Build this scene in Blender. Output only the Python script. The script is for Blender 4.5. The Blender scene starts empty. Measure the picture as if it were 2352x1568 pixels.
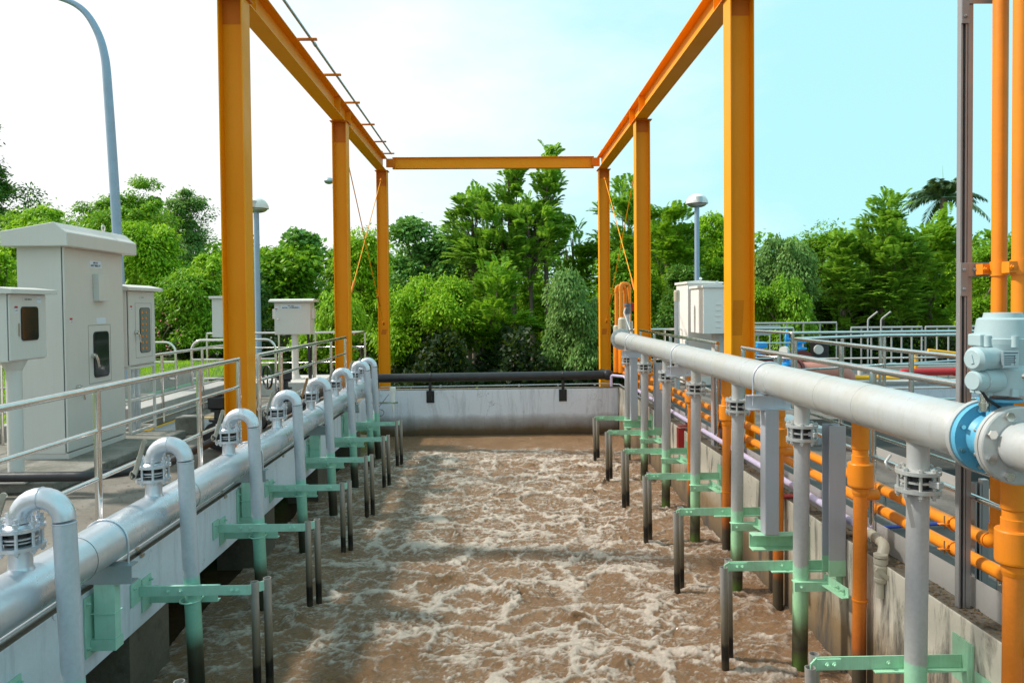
import bpy, math, random
import numpy as np
from mathutils import Vector, Matrix
R_ = math.radians
rnd = random.Random(7)
rng = np.random.default_rng(11)
S = bpy.context.scene
COL = S.collection
# ------------------------------------------------------------------ camera
CH = 1.72
cam_d = bpy.data.cameras.new("camera"); cam = bpy.data.objects.new("camera", cam_d); COL.objects.link(cam)
cam_d.sensor_width = 36.0; cam_d.lens = 36.0*1700/2352
cam_d.shift_y = -42/2352; cam_d.clip_start = 0.05; cam_d.clip_end = 2000
cam.matrix_world = Matrix.Translation((0, 0, CH)) @ Matrix.Rotation(-math.atan(33/1700), 4, 'Z') @ \
    Matrix.Rotation(math.pi/2-math.atan(40/1700), 4, 'X') @ Matrix.Rotation(-0.0095, 4, 'Z')
S.camera = cam
# ------------------------------------------------------------------ light
SUN_EL, SUN_AZ = R_(45), R_(-80)          # azimuth measured from +Y towards +X
W = bpy.data.worlds.new("World"); S.world = W; W.use_nodes = True
wt = W.node_tree; wt.nodes.clear()
def wn(t): return wt.nodes.new(t)
sky = wn('ShaderNodeTexSky'); sky.sky_type = 'NISHITA'; sky.sun_disc = False
sky.sun_elevation = SUN_EL; sky.sun_rotation = SUN_AZ; sky.air_density = 1.0; sky.dust_density = 2.5; sky.ozone_density = 1.0
bgs = wn('ShaderNodeBackground'); bgs.inputs[1].default_value = 0.10
wt.links.new(sky.outputs[0], bgs.inputs[0])
tc = wn('ShaderNodeTexCoord'); mp = wn('ShaderNodeMapping'); mp.inputs['Scale'].default_value = (1.0, 1.0, 2.6)
wt.links.new(tc.outputs['Generated'], mp.inputs[0])
nz = wn('ShaderNodeTexNoise'); nz.inputs['Scale'].default_value = 2.3; nz.inputs['Detail'].default_value = 9; nz.inputs['Roughness'].default_value = 0.55
wt.links.new(mp.outputs[0], nz.inputs['Vector'])
# more cloud towards the west (-X), thin veil elsewhere
dp = wn('ShaderNodeVectorMath'); dp.operation = 'DOT_PRODUCT'; dp.inputs[1].default_value = (-0.93, 0.05, -0.28)
wt.links.new(tc.outputs['Generated'], dp.inputs[0])
ma = wn('ShaderNodeMath'); ma.operation = 'MULTIPLY_ADD'; ma.inputs[1].default_value = 0.95
wt.links.new(dp.outputs['Value'], ma.inputs[0]); wt.links.new(nz.outputs['Fac'], ma.inputs[2])
rp = wn('ShaderNodeValToRGB'); rp.color_ramp.elements[0].position = 0.22; rp.color_ramp.elements[1].position = 0.72
rp.color_ramp.elements[0].color = (0.0, 0.0, 0.0, 1); rp.color_ramp.elements[1].color = (1, 1, 1, 1)
wt.links.new(ma.outputs[0], rp.inputs[0])
bgc = wn('ShaderNodeBackground'); bgc.inputs[0].default_value = (0.97, 0.99, 1.0, 1); bgc.inputs[1].default_value = 0.70
bgv = wn('ShaderNodeBackground'); bgv.inputs[0].default_value = (0.49, 0.93, 1.0, 1); bgv.inputs[1].default_value = 0.72
mv = wn('ShaderNodeMixShader'); mv.inputs[0].default_value = 0.85
wt.links.new(bgs.outputs[0], mv.inputs[1]); wt.links.new(bgv.outputs[0], mv.inputs[2])
mx = wn('ShaderNodeMixShader'); wt.links.new(rp.outputs[0], mx.inputs[0])
wt.links.new(mv.outputs[0], mx.inputs[1]); wt.links.new(bgc.outputs[0], mx.inputs[2])
wo = wn('ShaderNodeOutputWorld'); wt.links.new(mx.outputs[0], wo.inputs[0])
sd = bpy.data.lights.new("sun", 'SUN'); sd.energy = 3.1; sd.angle = R_(4.0); sd.color = (1.0, 0.95, 0.86)
sun = bpy.data.objects.new("sun", sd); COL.objects.link(sun)
sv = Vector((math.sin(SUN_AZ)*math.cos(SUN_EL), math.cos(SUN_AZ)*math.cos(SUN_EL), math.sin(SUN_EL)))
sun.rotation_euler = sv.to_track_quat('Z', 'Y').to_euler()
S.view_settings.view_transform = 'Standard'; S.view_settings.look = 'None'
S.view_settings.exposure = 0.66; S.view_settings.gamma = 1.0

def px(x, y, Y):
    """photo pixel (2352 wide) at depth Y -> world point (level camera)"""
    return Vector(((x-1143)/1700*Y, Y, CH-(y-702)/1700*Y))

# ------------------------------------------------------------------ materials
def nodes(name):
    m = bpy.data.materials.new(name); m.use_nodes = True
    nt = m.node_tree; b = nt.nodes['Principled BSDF']
    return m, nt, b
def L(nt, a, b): nt.links.new(a, b)
def noise(nt, scale, detail=4, rough=0.55, vec=None, dist=0.0):
    n = nt.nodes.new('ShaderNodeTexNoise'); n.inputs['Scale'].default_value = scale; n.inputs['Detail'].default_value = detail
    n.inputs['Roughness'].default_value = rough; n.inputs['Distortion'].default_value = dist
    if vec is not None: L(nt, vec, n.inputs['Vector'])
    return n
def ramp(nt, fac, stops):
    r = nt.nodes.new('ShaderNodeValToRGB'); e = r.color_ramp.elements
    while len(e) < len(stops): e.new(0.5)
    for el, (p, c) in zip(e, stops):
        el.position = p; el.color = (*c, 1) if isinstance(c, (tuple, list)) else (c, c, c, 1)
    L(nt, fac, r.inputs[0]); return r
def mixc(nt, fac, a, b, mode='MIX'):
    m = nt.nodes.new('ShaderNodeMix'); m.data_type = 'RGBA'; m.blend_type = mode
    for k, v in ((0, fac), (6, a), (7, b)):
        if isinstance(v, (tuple, list)): m.inputs[k].default_value = (*v, 1)
        elif isinstance(v, (int, float)): m.inputs[k].default_value = v
        else: L(nt, v, m.inputs[k])
    return m.outputs[2]
def geo(nt): return nt.nodes.new('ShaderNodeNewGeometry').outputs['Position']
def mapv(nt, vec, sc):
    m = nt.nodes.new('ShaderNodeMapping'); m.inputs['Scale'].default_value = sc; L(nt, vec, m.inputs[0]); return m.outputs[0]
def sepz(nt, vec):
    s = nt.nodes.new('ShaderNodeSeparateXYZ'); L(nt, vec, s.inputs[0]); return s
def math_(nt, op, a, b=None, c=None):
    m = nt.nodes.new('ShaderNodeMath'); m.operation = op
    for k, v in enumerate((a, b, c)):
        if v is None: continue
        if isinstance(v, (int, float)): m.inputs[k].default_value = v
        else: L(nt, v, m.inputs[k])
    return m.outputs[0]
def bump(nt, b, h, strength=0.2, dist=0.01):
    n = nt.nodes.new('ShaderNodeBump'); n.inputs['Strength'].default_value = strength; n.inputs['Distance'].default_value = dist
    L(nt, h, n.inputs['Height']); L(nt, n.outputs[0], b.inputs['Normal'])
def paint(name, col, rough=0.45, metal=0.0, dirt=0.25, dcol=None, scale=6, b=0.06, streak=True, spec=0.5):
    """painted or bare surface with faint dirt blotches and vertical streaks"""
    m, nt, bs = nodes(name); g = geo(nt)
    dcol = dcol or tuple(c*0.55 for c in col)
    n1 = noise(nt, scale, 6, 0.6, g); f1 = ramp(nt, n1.outputs[0], [(0.42, 0.0), (0.78, 1.0)]).outputs[0]
    c = mixc(nt, math_(nt, 'MULTIPLY', f1, dirt), col, dcol)
    if streak:
        n2 = noise(nt, 1, 5, 0.65, mapv(nt, g, (26, 26, 1.6))); f2 = ramp(nt, n2.outputs[0], [(0.52, 0.0), (0.8, 1.0)]).outputs[0]
        c = mixc(nt, math_(nt, 'MULTIPLY', f2, dirt*0.9), c, dcol)
    n3 = noise(nt, 130, 2, 0.5, g)
    c = mixc(nt, 0.10, c, mixc(nt, n3.outputs[0], tuple(x*0.7 for x in col), tuple(min(1, x*1.25) for x in col)))
    bs.inputs['Specular IOR Level'].default_value = spec
    L(nt, c, bs.inputs['Base Color']); bs.inputs['Metallic'].default_value = metal
    rr = ramp(nt, n1.outputs[0], [(0.3, max(0.04, rough-0.08)), (0.75, min(1, rough+0.14))]).outputs[0]
    L(nt, rr, bs.inputs['Roughness'])
    if b: bump(nt, bs, noise(nt, 18, 5, 0.6, g).outputs[0], b, 0.02)
    return m
def zband(name, stops, rough=0.5, metal=0.0, wob=0.16, z0=-1.15, z1=0.15, streaks=0.35, extra=None):
    """colour by height above the water: paint line and slime stains with ragged borders"""
    m, nt, bs = nodes(name); g = geo(nt); s = sepz(nt, g)
    n = noise(nt, 9, 5, 0.65, mapv(nt, g, (1, 1, 0.45)))
    z = math_(nt, 'MULTIPLY_ADD', math_(nt, 'SUBTRACT', n.outputs[0], 0.5), wob, s.outputs[2])
    f = math_(nt, 'DIVIDE', math_(nt, 'SUBTRACT', z, z0), z1-z0)
    c = ramp(nt, f, [((zz-z0)/(z1-z0), cc) for zz, cc in stops]).outputs[0]
    n2 = noise(nt, 1, 6, 0.7, mapv(nt, g, (14, 14, 1.2))); f2 = ramp(nt, n2.outputs[0], [(0.5, 0.0), (0.78, 1.0)]).outputs[0]
    c = mixc(nt, math_(nt, 'MULTIPLY', f2, streaks), c, (0.05, 0.045, 0.03))
    n3 = noise(nt, 40, 4, 0.6, g)
    c = mixc(nt, 0.25, c, mixc(nt, n3.outputs[0], (0, 0, 0), c), 'MIX')
    L(nt, c, bs.inputs['Base Color']); bs.inputs['Roughness'].default_value = rough; bs.inputs['Metallic'].default_value = metal
    bump(nt, bs, n3.outputs[0], 0.12, 0.01)
    return m
M = {}
M['orange_steel'] = paint('orange_steel', (0.86, 0.31, 0.0), 0.5, 0, 0.22, (0.64, 0.18, 0.002), 1.3, spec=0.25)
M['orange_dark'] = paint('orange_retouch', (0.62, 0.17, 0.004), 0.5, 0, 0.2, (0.45, 0.10, 0.005), 3, spec=0.25)
M['orange_pipe'] = paint('orange_pipe', (0.80, 0.245, 0.010), 0.42, 0, 0.42, (0.44, 0.15, 0.03), 4, spec=0.35)
M['post_grey'] = paint('grey_post_paint', (0.42, 0.44, 0.48), 0.45, 0.1, 0.3, (0.3, 0.29, 0.27), 4)
M['silver'] = paint('silver_paint', (0.68, 0.71, 0.77), 0.30, 0.6, 0.25, (0.32, 0.31, 0.29), 4)
M['silver_light'] = paint('silver_paint_light', (0.50, 0.525, 0.53), 0.34, 0.3, 0.5, (0.36, 0.30, 0.20), 2.2)
M['steel'] = paint('stainless_steel', (0.74, 0.72, 0.69), 0.16, 1.0, 0.25, (0.42, 0.30, 0.20), 9, 0.02)
M['plate'] = paint('brushed_kick_plate', (0.55, 0.54, 0.52), 0.5, 0.55, 0.25, (0.35, 0.3, 0.24), 5, 0.02)
M['strut'] = paint('dull_strut_steel', (0.30, 0.295, 0.30), 0.36, 0.35, 0.25, (0.2, 0.18, 0.165), 9, 0.02)
M['galv'] = paint('galvanised_steel', (0.50, 0.55, 0.58), 0.38, 0.75, 0.35, (0.3, 0.33, 0.35), 12, 0.05)
M['mint'] = paint('mint_green_paint', (0.36, 0.66, 0.44), 0.5, 0, 0.35, (0.16, 0.19, 0.10), 7)
M['mint_l'] = paint('mint_green_paint_left', (0.36, 0.63, 0.51), 0.5, 0, 0.3, (0.17, 0.2, 0.12), 7)
M['cab'] = paint('cabinet_enamel', (0.60, 0.58, 0.545), 0.38, 0, 0.14, (0.36, 0.33, 0.29), 2, 0.02)
M['cab_bright'] = paint('cabinet_enamel_bright', (0.80, 0.79, 0.76), 0.38, 0, 0.1, (0.6, 0.57, 0.5), 2, 0.02)
M['cab_white'] = paint('cabinet_enamel_white', (0.60, 0.585, 0.55), 0.38, 0, 0.1, (0.5, 0.47, 0.42), 2, 0.02)
M['black'] = paint('black_plastic_pipe', (0.018, 0.018, 0.022), 0.36, 0, 0.35, (0.07, 0.06, 0.05), 5)
M['castblack'] = paint('black_cast_iron', (0.012, 0.012, 0.013), 0.35, 0, 0.3, (0.06, 0.05, 0.045), 9)
M['rubber'] = paint('rubber_seal', (0.015, 0.015, 0.016), 0.6, 0, 0.1)
M['glass'] = paint('dark_window_glass', (0.012, 0.02, 0.02), 0.04, 0, 0.05, (0.02, 0.02, 0.02), 3, 0.0, False)
M['purple'] = paint('lilac_pvc', (0.68, 0.60, 0.82), 0.4, 0, 0.3, (0.42, 0.36, 0.44), 5)
M['beige'] = paint('beige_pvc', (0.50, 0.46, 0.36), 0.45, 0, 0.35, (0.24, 0.2, 0.13), 9)
M['blue'] = paint('blue_valve_paint', (0.10, 0.38, 0.56), 0.4, 0, 0.2, (0.04, 0.22, 0.38), 6)
M['skyblue'] = paint('bright_blue_paint', (0.02, 0.36, 0.80), 0.4, 0, 0.2, (0.02, 0.2, 0.5), 6)
M['teal'] = paint('grey_teal_enamel', (0.36, 0.47, 0.49), 0.4, 0, 0.2, (0.2, 0.32, 0.34), 6)
M['white'] = paint('white_plastic', (0.75, 0.75, 0.72), 0.45, 0, 0.2, (0.5, 0.48, 0.42), 8)
M['red'] = paint('red_paint', (0.45, 0.015, 0.02), 0.45, 0, 0.3, (0.2, 0.01, 0.01), 8)
M['darkred'] = paint('maroon_paint', (0.16, 0.025, 0.02), 0.5, 0, 0.3)
M['pink'] = paint('salmon_pipe_paint', (0.50, 0.20, 0.15), 0.5, 0, 0.3, (0.3, 0.14, 0.1), 6)
M['yellow'] = paint('yellow_paint', (0.80, 0.42, 0.01), 0.45, 0, 0.3, (0.4, 0.2, 0.02), 6)
M['brass'] = paint('weathered_lever', (0.48, 0.45, 0.38), 0.34, 0.85, 0.45, (0.22, 0.13, 0.06), 14)
M['rust'] = paint('rusty_lever', (0.36, 0.20, 0.09), 0.6, 0.3, 0.5, (0.16, 0.06, 0.02), 14)
M['bluegrey'] = paint('bluegrey_pole', (0.30, 0.40, 0.52), 0.45, 0.3, 0.25, (0.2, 0.28, 0.36), 5)
M['sign_white'] = paint('sign_white', (0.62, 0.68, 0.76), 0.5, 0, 0.06, None, 5, 0, False)
M['ink'] = paint('sign_ink', (0.04, 0.05, 0.08), 0.6, 0, 0.0, None, 5, 0, False)
M['chanblue'] = paint('blue_grey_primer', (0.30, 0.34, 0.36), 0.45, 0.3, 0.3, (0.16, 0.3, 0.24), 6)
M['bark'] = paint('bark', (0.16, 0.12, 0.085), 0.9, 0, 0.5, (0.06, 0.045, 0.03), 6, 0.5)
M['legL'] = zband('drop_pipe_paint', [(-1.1, (0.02, 0.03, 0.012)), (-0.86, (0.035, 0.03, 0.018)), (-0.74, (0.07, 0.075, 0.045)), (-0.60, (0.27, 0.56, 0.42)), (-0.30, (0.31, 0.66, 0.51)), (-0.235, (0.33, 0.66, 0.53)), (-0.20, (0.56, 0.59, 0.66)), (0.1, (0.60, 0.63, 0.69))], 0.4, 0.15, 0.10, streaks=0.12)
M['legR'] = zband('drop_pipe_paint_right', [(-1.1, (0.05, 0.11, 0.015)), (-1.0, (0.07, 0.12, 0.02)), (-0.90, (0.04, 0.032, 0.02)), (-0.76, (0.12, 0.13, 0.06)), (-0.60, (0.33, 0.60, 0.33)), (-0.34, (0.38, 0.70, 0.46)), (-0.27, (0.38, 0.70, 0.48)), (-0.25, (0.45, 0.45, 0.43)), (0.1, (0.49, 0.49, 0.49))], 0.42, 0.1, 0.12, streaks=0.15)
M['tube'] = zband('guide_tube_metal', [(-1.1, (0.07, 0.05, 0.03)), (-1.0, (0.05, 0.04, 0.025)), (-0.97, (0.018, 0.016, 0.013)), (-0.87, (0.020, 0.018, 0.015)), (-0.84, (0.12, 0.10, 0.07)), (-0.6, (0.27, 0.235, 0.18)), (-0.4, (0.42, 0.39, 0.36)), (0.1, (0.50, 0.48, 0.46))], 0.4, 0.45, 0.1, streaks=0.3)
M['orange_drop'] = zband('orange_drop_pipe', [(-1.1, (0.045, 0.035, 0.02)), (-0.80, (0.06, 0.045, 0.025)), (-0.70, (0.36, 0.09, 0.01)), (-0.4, (0.70, 0.19, 0.012)), (0.1, (0.80, 0.23, 0.014))], 0.45, 0, 0.08, streaks=0.15)
def wallmat(name, base, lowstart, wetcol, st, top=None, sfreq=(9, 9, 0.7)):
    m, nt, bs = nodes(name); g = geo(nt); s = sepz(nt, g)
    n = noise(nt, 2.2, 7, 0.65, g); n4 = noise(nt, 22, 6, 0.7, g)
    z = math_(nt, 'MULTIPLY_ADD', math_(nt, 'SUBTRACT', n.outputs[0], 0.5), 0.22, s.outputs[2])
    f = math_(nt, 'ADD', z, 1.2)
    c = ramp(nt, f, [(0.0, (0.025, 0.018, 0.012)), (lowstart+1.2-0.30, wetcol), (lowstart+1.2-0.06, tuple(0.5*a+0.5*b for a, b in zip(base, wetcol))), (lowstart+1.2+0.05, base)]).outputs[0]
    # drip streaks from the top edge
    n2 = noise(nt, 1, 7, 0.7, mapv(nt, g, sfreq), 0.6); f2 = ramp(nt, math_(nt, 'ADD', n2.outputs[0], math_(nt, 'MULTIPLY', math_(nt, 'SUBTRACT', noise(nt, 0.9, 3, 0.5, g).outputs[0], 0.5), 0.35)), [(0.50, 0.0), (0.63, 1.0)]).outputs[0]
    c = mixc(nt, math_(nt, 'MULTIPLY', f2, st), c, (0.05, 0.048, 0.042))
    # hairline cracks
    v = nt.nodes.new('ShaderNodeTexVoronoi'); v.feature = 'DISTANCE_TO_EDGE'; v.inputs['Scale'].default_value = 1.5
    nw = noise(nt, 3, 4, 0.6, g); vv = nt.nodes.new('ShaderNodeVectorMath'); vv.operation = 'MULTIPLY_ADD'
    vv.inputs[1].default_value = (0.6, 0.6, 0.6); L(nt, nw.outputs['Color'], vv.inputs[0]); L(nt, g, vv.inputs[2]); L(nt, vv.outputs[0], v.inputs['Vector'])
    cr = ramp(nt, v.outputs['Distance'], [(0.0, 1.0), (0.010, 0.0)]).outputs[0]
    crm = ramp(nt, n.outputs[0], [(0.5, 0.0), (0.6, 1.0)]).outputs[0]
    c = mixc(nt, math_(nt, 'MULTIPLY', math_(nt, 'MULTIPLY', cr, crm), 0.55), c, (0.10, 0.08, 0.06))
    c = mixc(nt, 0.3, c, mixc(nt, n4.outputs[0], tuple(x*0.4 for x in base), base), 'MULTIPLY')
    # dirty flat top
    ng = nt.nodes.new('ShaderNodeNewGeometry'); sn = sepz(nt, ng.outputs['Normal'])
    tf = ramp(nt, sn.outputs[2], [(0.6, 0.0), (0.8, 1.0)]).outputs[0]
    tcol = mixc(nt, n4.outputs[0], (0.06, 0.05, 0.035), top or (0.24, 0.21, 0.16))
    c = mixc(nt, tf, c, tcol)
    L(nt, c, bs.inputs['Base Color']); bs.inputs['Roughness'].default_value = 0.8
    bump(nt, bs, n4.outputs[0], 0.35, 0.01)
    return m
M['wallL'] = wallmat('whitewashed_beam', (0.76, 0.80, 0.87), -1.05, (0.10, 0.085, 0.06), 0.20, sfreq=(5, 5, 0.5))
M['wallF'] = wallmat('whitewashed_far_wall', (0.80, 0.83, 0.90), -0.66, (0.15, 0.092, 0.04), 0.22, sfreq=(6, 6, 0.8))
M['wallR'] = wallmat('weathered_right_wall', (0.82, 0.77, 0.65), -0.44, (0.23, 0.155, 0.08), 0.85, sfreq=(5, 5, 0.9))
def concrete(name, col, col2, sc=1.2, rough=0.85, b=0.4, stain=0.6):
    m, nt, bs = nodes(name); g = geo(nt)
    n = noise(nt, sc, 8, 0.65, g); n2 = noise(nt, 35, 5, 0.7, g); n3 = noise(nt, sc*4.1, 6, 0.7, g)
    c = mixc(nt, ramp(nt, n.outputs[0], [(0.35, 0.0), (0.65, 1.0)]).outputs[0], col, col2)
    c = mixc(nt, math_(nt, 'MULTIPLY', ramp(nt, n3.outputs[0], [(0.52, 0.0), (0.7, 1.0)]).outputs[0], stain), c, tuple(x*0.35 for x in col))
    c = mixc(nt, 0.55, c, mixc(nt, n2.outputs[0], (0.25, 0.25, 0.25), (1.4, 1.35, 1.3)), 'MULTIPLY')
    L(nt, c, bs.inputs['Base Color']); bs.inputs['Roughness'].default_value = rough
    bump(nt, bs, n2.outputs[0], b, 0.012)
    return m
M['deck'] = concrete('deck_concrete', (0.15, 0.128, 0.10), (0.24, 0.215, 0.185))
M['deck_dark'] = concrete('dark_deck_concrete', (0.10, 0.09, 0.08), (0.19, 0.17, 0.15))
M['plinth'] = concrete('plinth_concrete', (0.15, 0.145, 0.12), (0.29, 0.27, 0.24), 2)
M['slab'] = concrete('pale_slab', (0.52, 0.51, 0.48), (0.62, 0.60, 0.57), 1, stain=0.3)
M['dark'] = concrete('near_black_concrete', (0.03, 0.027, 0.022), (0.05, 0.043, 0.035))  # near-black; also colours the sheet that stands for shade under the grating
M['pier'] = concrete('stained_pier', (0.10, 0.085, 0.06), (0.16, 0.135, 0.10))
M['parapet'] = concrete('parapet_render', (0.34, 0.34, 0.33), (0.44, 0.43, 0.41), 1.2, 0.8, 0.2, 0.35)
M['soil'] = concrete('soil', (0.05, 0.045, 0.025), (0.06, 0.07, 0.025), 0.4)
M['lawn'] = concrete('lawn_grass', (0.07, 0.14, 0.015), (0.11, 0.19, 0.02), 3, 0.9, 1.0, 0.4)
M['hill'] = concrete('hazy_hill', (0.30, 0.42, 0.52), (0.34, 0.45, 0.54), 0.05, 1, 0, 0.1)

# ------------------------------------------------------------------ mesh builder
def V(*a): return Vector(a[0]) if len(a) == 1 else Vector(a)
class MB:
    def __init__(s): s.v = []; s.f = []; s.sm = []
    def add(s, vs, fs, smooth=False):
        o = len(s.v); s.v += [tuple(v) for v in vs]
        for f in fs: s.f.append([i+o for i in f]); s.sm.append(smooth)
        return s
    def box(s, x0, x1, y0, y1, z0, z1):
        x0, x1 = min(x0, x1), max(x0, x1); y0, y1 = min(y0, y1), max(y0, y1); z0, z1 = min(z0, z1), max(z0, z1)
        vs = [(x, y, z) for z in (z0, z1) for y in (y0, y1) for x in (x0, x1)]
        return s.add(vs, [(0, 2, 3, 1), (4, 5, 7, 6), (0, 1, 5, 4), (2, 6, 7, 3), (0, 4, 6, 2), (1, 3, 7, 5)])
    def rings(s, rs, cap=True, smooth=True, closed=False):
        n = len(rs[0]); vs = [p for r in rs for p in r]; fs = []
        k = len(rs); rng_ = range(k if closed else k-1)
        for i in rng_:
            j2 = (i+1) % k
            for j in range(n): fs.append((i*n+j, i*n+(j+1) % n, j2*n+(j+1) % n, j2*n+j))
        s.add(vs, fs, smooth)
        if cap and not closed:
            s.add(rs[0], [list(range(n))[::-1]]); s.add(rs[-1], [list(range(n))])
        return s
    def ring(s, c, d, r, n, u=None):
        d = V(d).normalized()
        if u is None:
            u = d.cross(V(0, 0, 1)); u = d.cross(V(1, 0, 0)) if u.length < 1e-3 else u
        u = (u - d*u.dot(d)).normalized(); w = d.cross(u)
        return [V(c)+r*(math.cos(2*math.pi*i/n)*u+math.sin(2*math.pi*i/n)*w) for i in range(n)]
    def cyl(s, p0, p1, r, n=16, r1=None, cap=True, smooth=True):
        p0, p1 = V(p0), V(p1); d = p1-p0; r1 = r if r1 is None else r1
        return s.rings([s.ring(p0, d, r, n), s.ring(p1, d, r1, n)], cap, smooth)
    def pipe(s, p0, p1, r, t=0.006, n=20):
        """open hollow tube"""
        p0, p1 = V(p0), V(p1); d = p1-p0
        a, b = s.ring(p0, d, r, n), s.ring(p1, d, r, n); c, e = s.ring(p1, d, r-t, n), s.ring(p1-d.normalized()*min(0.25, d.length*0.5), d, r-t, n)
        s.rings([a, b], False); s.rings([b, c], False, False); s.rings([c, e], False); s.add(e, [list(range(n))]); return s
    def tube(s, pts, r, n=12, closed=False, cap=True):
        pts = [V(p) for p in pts]; rs = []; u = None; k = len(pts)
        for i, p in enumerate(pts):
            if closed: d = pts[(i+1) % k]-pts[i-1]
            else: d = pts[min(i+1, k-1)]-pts[max(i-1, 0)]
            d.normalize()
            if u is None:
                u = d.cross(V(0, 0, 1)); u = d.cross(V(1, 0, 0)) if u.length < 1e-2 else u
            u = (u-d*u.dot(d)).normalized()
            rr = r[i] if isinstance(r, (list, tuple)) else r
            rs.append(s.ring(p, d, rr, n, u))
        return s.rings(rs, cap, True, closed)
    def lathe(s, p, d, prof, n=24, sharp=True):
        """prof: list of (radius, height along d); facets between stations are separate so edges stay crisp"""
        p, d = V(p), V(d).normalized(); rr = [s.ring(p+d*h, d, max(r, 1e-4), n) for r, h in prof]
        if sharp:
            for a, b in zip(rr[:-1], rr[1:]): s.rings([a, b], False)
        else: s.rings(rr, False)
        s.add(rr[0], [list(range(n))[::-1]]); s.add(rr[-1], [list(range(n))]); return s
    def prism(s, prof, p0, p1, a, b=None):
        """extrude polygon prof [(a,b)] from p0 to p1; a = vector of first axis"""
        p0, p1 = V(p0), V(p1); d = (p1-p0).normalized(); a = V(a); a = (a-d*a.dot(d)).normalized(); b = d.cross(a) if b is None else V(b)
        n = len(prof); r0 = [p0+a*x+b*y for x, y in prof]; r1 = [p1+a*x+b*y for x, y in prof]
        s.add(r0+r1, [(i, (i+1) % n, n+(i+1) % n, n+i) for i in range(n)]+[list(range(n))[::-1], [n+i for i in range(n)]]); return s
    def sphere(s, c, r, n=12, m=8, sc=(1, 1, 1), z0=-1.0):
        c = V(c); rs = []
        a0 = math.asin(max(-1, z0))
        for i in range(m+1):
            a = a0+(math.pi/2-a0)*i/m
            rs.append([c+V(r*math.cos(a)*math.cos(2*math.pi*j/n)*sc[0]+1e-5*math.cos(j), r*math.cos(a)*math.sin(2*math.pi*j/n)*sc[1], r*math.sin(a)*sc[2]) for j in range(n)])
        return s.rings(rs, True)
    def build(s, name, mat, parent=None, off=(0, 0, 0), bevel=0.0):
        me = bpy.data.meshes.new(name); o3 = V(off)
        me.from_pydata([tuple(V(v)-o3) for v in s.v], [], s.f); me.polygons.foreach_set('use_smooth', s.sm); me.update()
        me.materials.append(M[mat] if isinstance(mat, str) else mat)
        o = bpy.data.objects.new(name, me); COL.objects.link(o)
        if parent is not None: o.parent = parent
        if bevel:
            b = o.modifiers.new('bevel', 'BEVEL'); b.width = bevel; b.segments = 2; b.limit_method = 'ANGLE'; b.angle_limit = R_(40); b.harden_normals = False
        return o
def fillet(pts, rad, seg=8):
    pts = [V(p) for p in pts]; out = [pts[0]]
    for i in range(1, len(pts)-1):
        a, b, c = pts[i-1], pts[i], pts[i+1]; d1 = (a-b).normalized(); d2 = (c-b).normalized()
        ang = d1.angle(d2)
        if ang > 3.12: out.append(b); continue
        t = rad/math.tan(ang/2); t = min(t, (a-b).length*0.49, (c-b).length*0.49); r = t*math.tan(ang/2)
        p, q = b+d1*t, b+d2*t; cen = b+(d1+d2).normalized()*(r/math.sin(ang/2))
        u, w = p-cen, q-cen; tot = u.angle(w)
        for k in range(seg+1):
            x = k/seg; out.append(cen+(u*math.sin((1-x)*tot)+w*math.sin(x*tot))/math.sin(tot))
    out.append(pts[-1]); return out
def tag(o, label=None, cat=None, group=None, kind=None):
    if label: o['label'] = label
    if cat: o['category'] = cat
    if group: o['group'] = group
    if kind: o['kind'] = kind
    return o
SPLIT = {'bolts': 'bolt', 'clamp_bolts': 'clamp_bolt', 'weld_seam': 'weld_seam', 'stiffener': 'stiffener', 'louvre': 'louvre', 'lug': 'lug', 'shelf': 'shelf', 'cable_duct': 'cable_duct',
         'cable_bundle': 'cable', 'cable_gland': 'cable_gland', 'coupling': 'coupling', 'clevis': 'clevis', 'fine_print': 'print_line', 'plate_print': 'print_line', 'pipe_clamp': 'pipe_clamp', 'flange': 'flange'}
def pieces(mb):
    """split a builder into its separate solids (faces whose bounding boxes touch stay together)"""
    n = len(mb.v); par = list(range(n))
    def find(a):
        while par[a] != a: par[a] = par[par[a]]; a = par[a]
        return a
    for f in mb.f:
        for i in f[1:]: par[find(i)] = find(f[0])
    comp = {}
    for i in range(n): comp.setdefault(find(i), []).append(i)
    V3 = np.array([tuple(v) for v in mb.v]); cs = list(comp.values()); bb = [(V3[c].min(0)-0.001, V3[c].max(0)+0.001) for c in cs]
    g = list(range(len(cs)))
    def fg(a):
        while g[a] != a: a = g[a]
        return a
    for a in range(len(cs)):
        for b in range(a):
            if (bb[a][0] <= bb[b][1]).all() and (bb[b][0] <= bb[a][1]).all(): g[fg(a)] = fg(b)
    own = {}
    for k, c in enumerate(cs):
        for i in c: own[i] = fg(k)
    out = {}
    for f, sm in zip(mb.f, mb.sm):
        q = out.setdefault(own[f[0]], (MB(), {}))
        m, mp_ = q; ff = []
        for i in f:
            if i not in mp_: mp_[i] = len(m.v); m.v.append(mb.v[i])
            ff.append(mp_[i])
        m.f.append(ff); m.sm.append(sm)
    return [q[0] for q in out.values()]
class Thing:
    def __init__(s, name, label, cat, loc, group=None, kind=None):
        s.o = bpy.data.objects.new(name, None); COL.objects.link(s.o); s.o.location = loc; s.loc = V(loc)
        s.o.empty_display_size = 0.1; tag(s.o, label, cat, group, kind)
    def part(s, name, mb, mat, parent=None, bevel=0.0):
        if name in SPLIT:
            for q in pieces(mb): r = q.build(SPLIT[name], mat, parent or s.o, s.loc, bevel)
            return r
        return mb.build(name, mat, parent or s.o, s.loc, bevel)
def single(name, mb, mat, label, cat, group=None, bevel=0.0, kind=None):
    return tag(mb.build(name, mat, None, (0, 0, 0), bevel), label, cat, group, kind)
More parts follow.
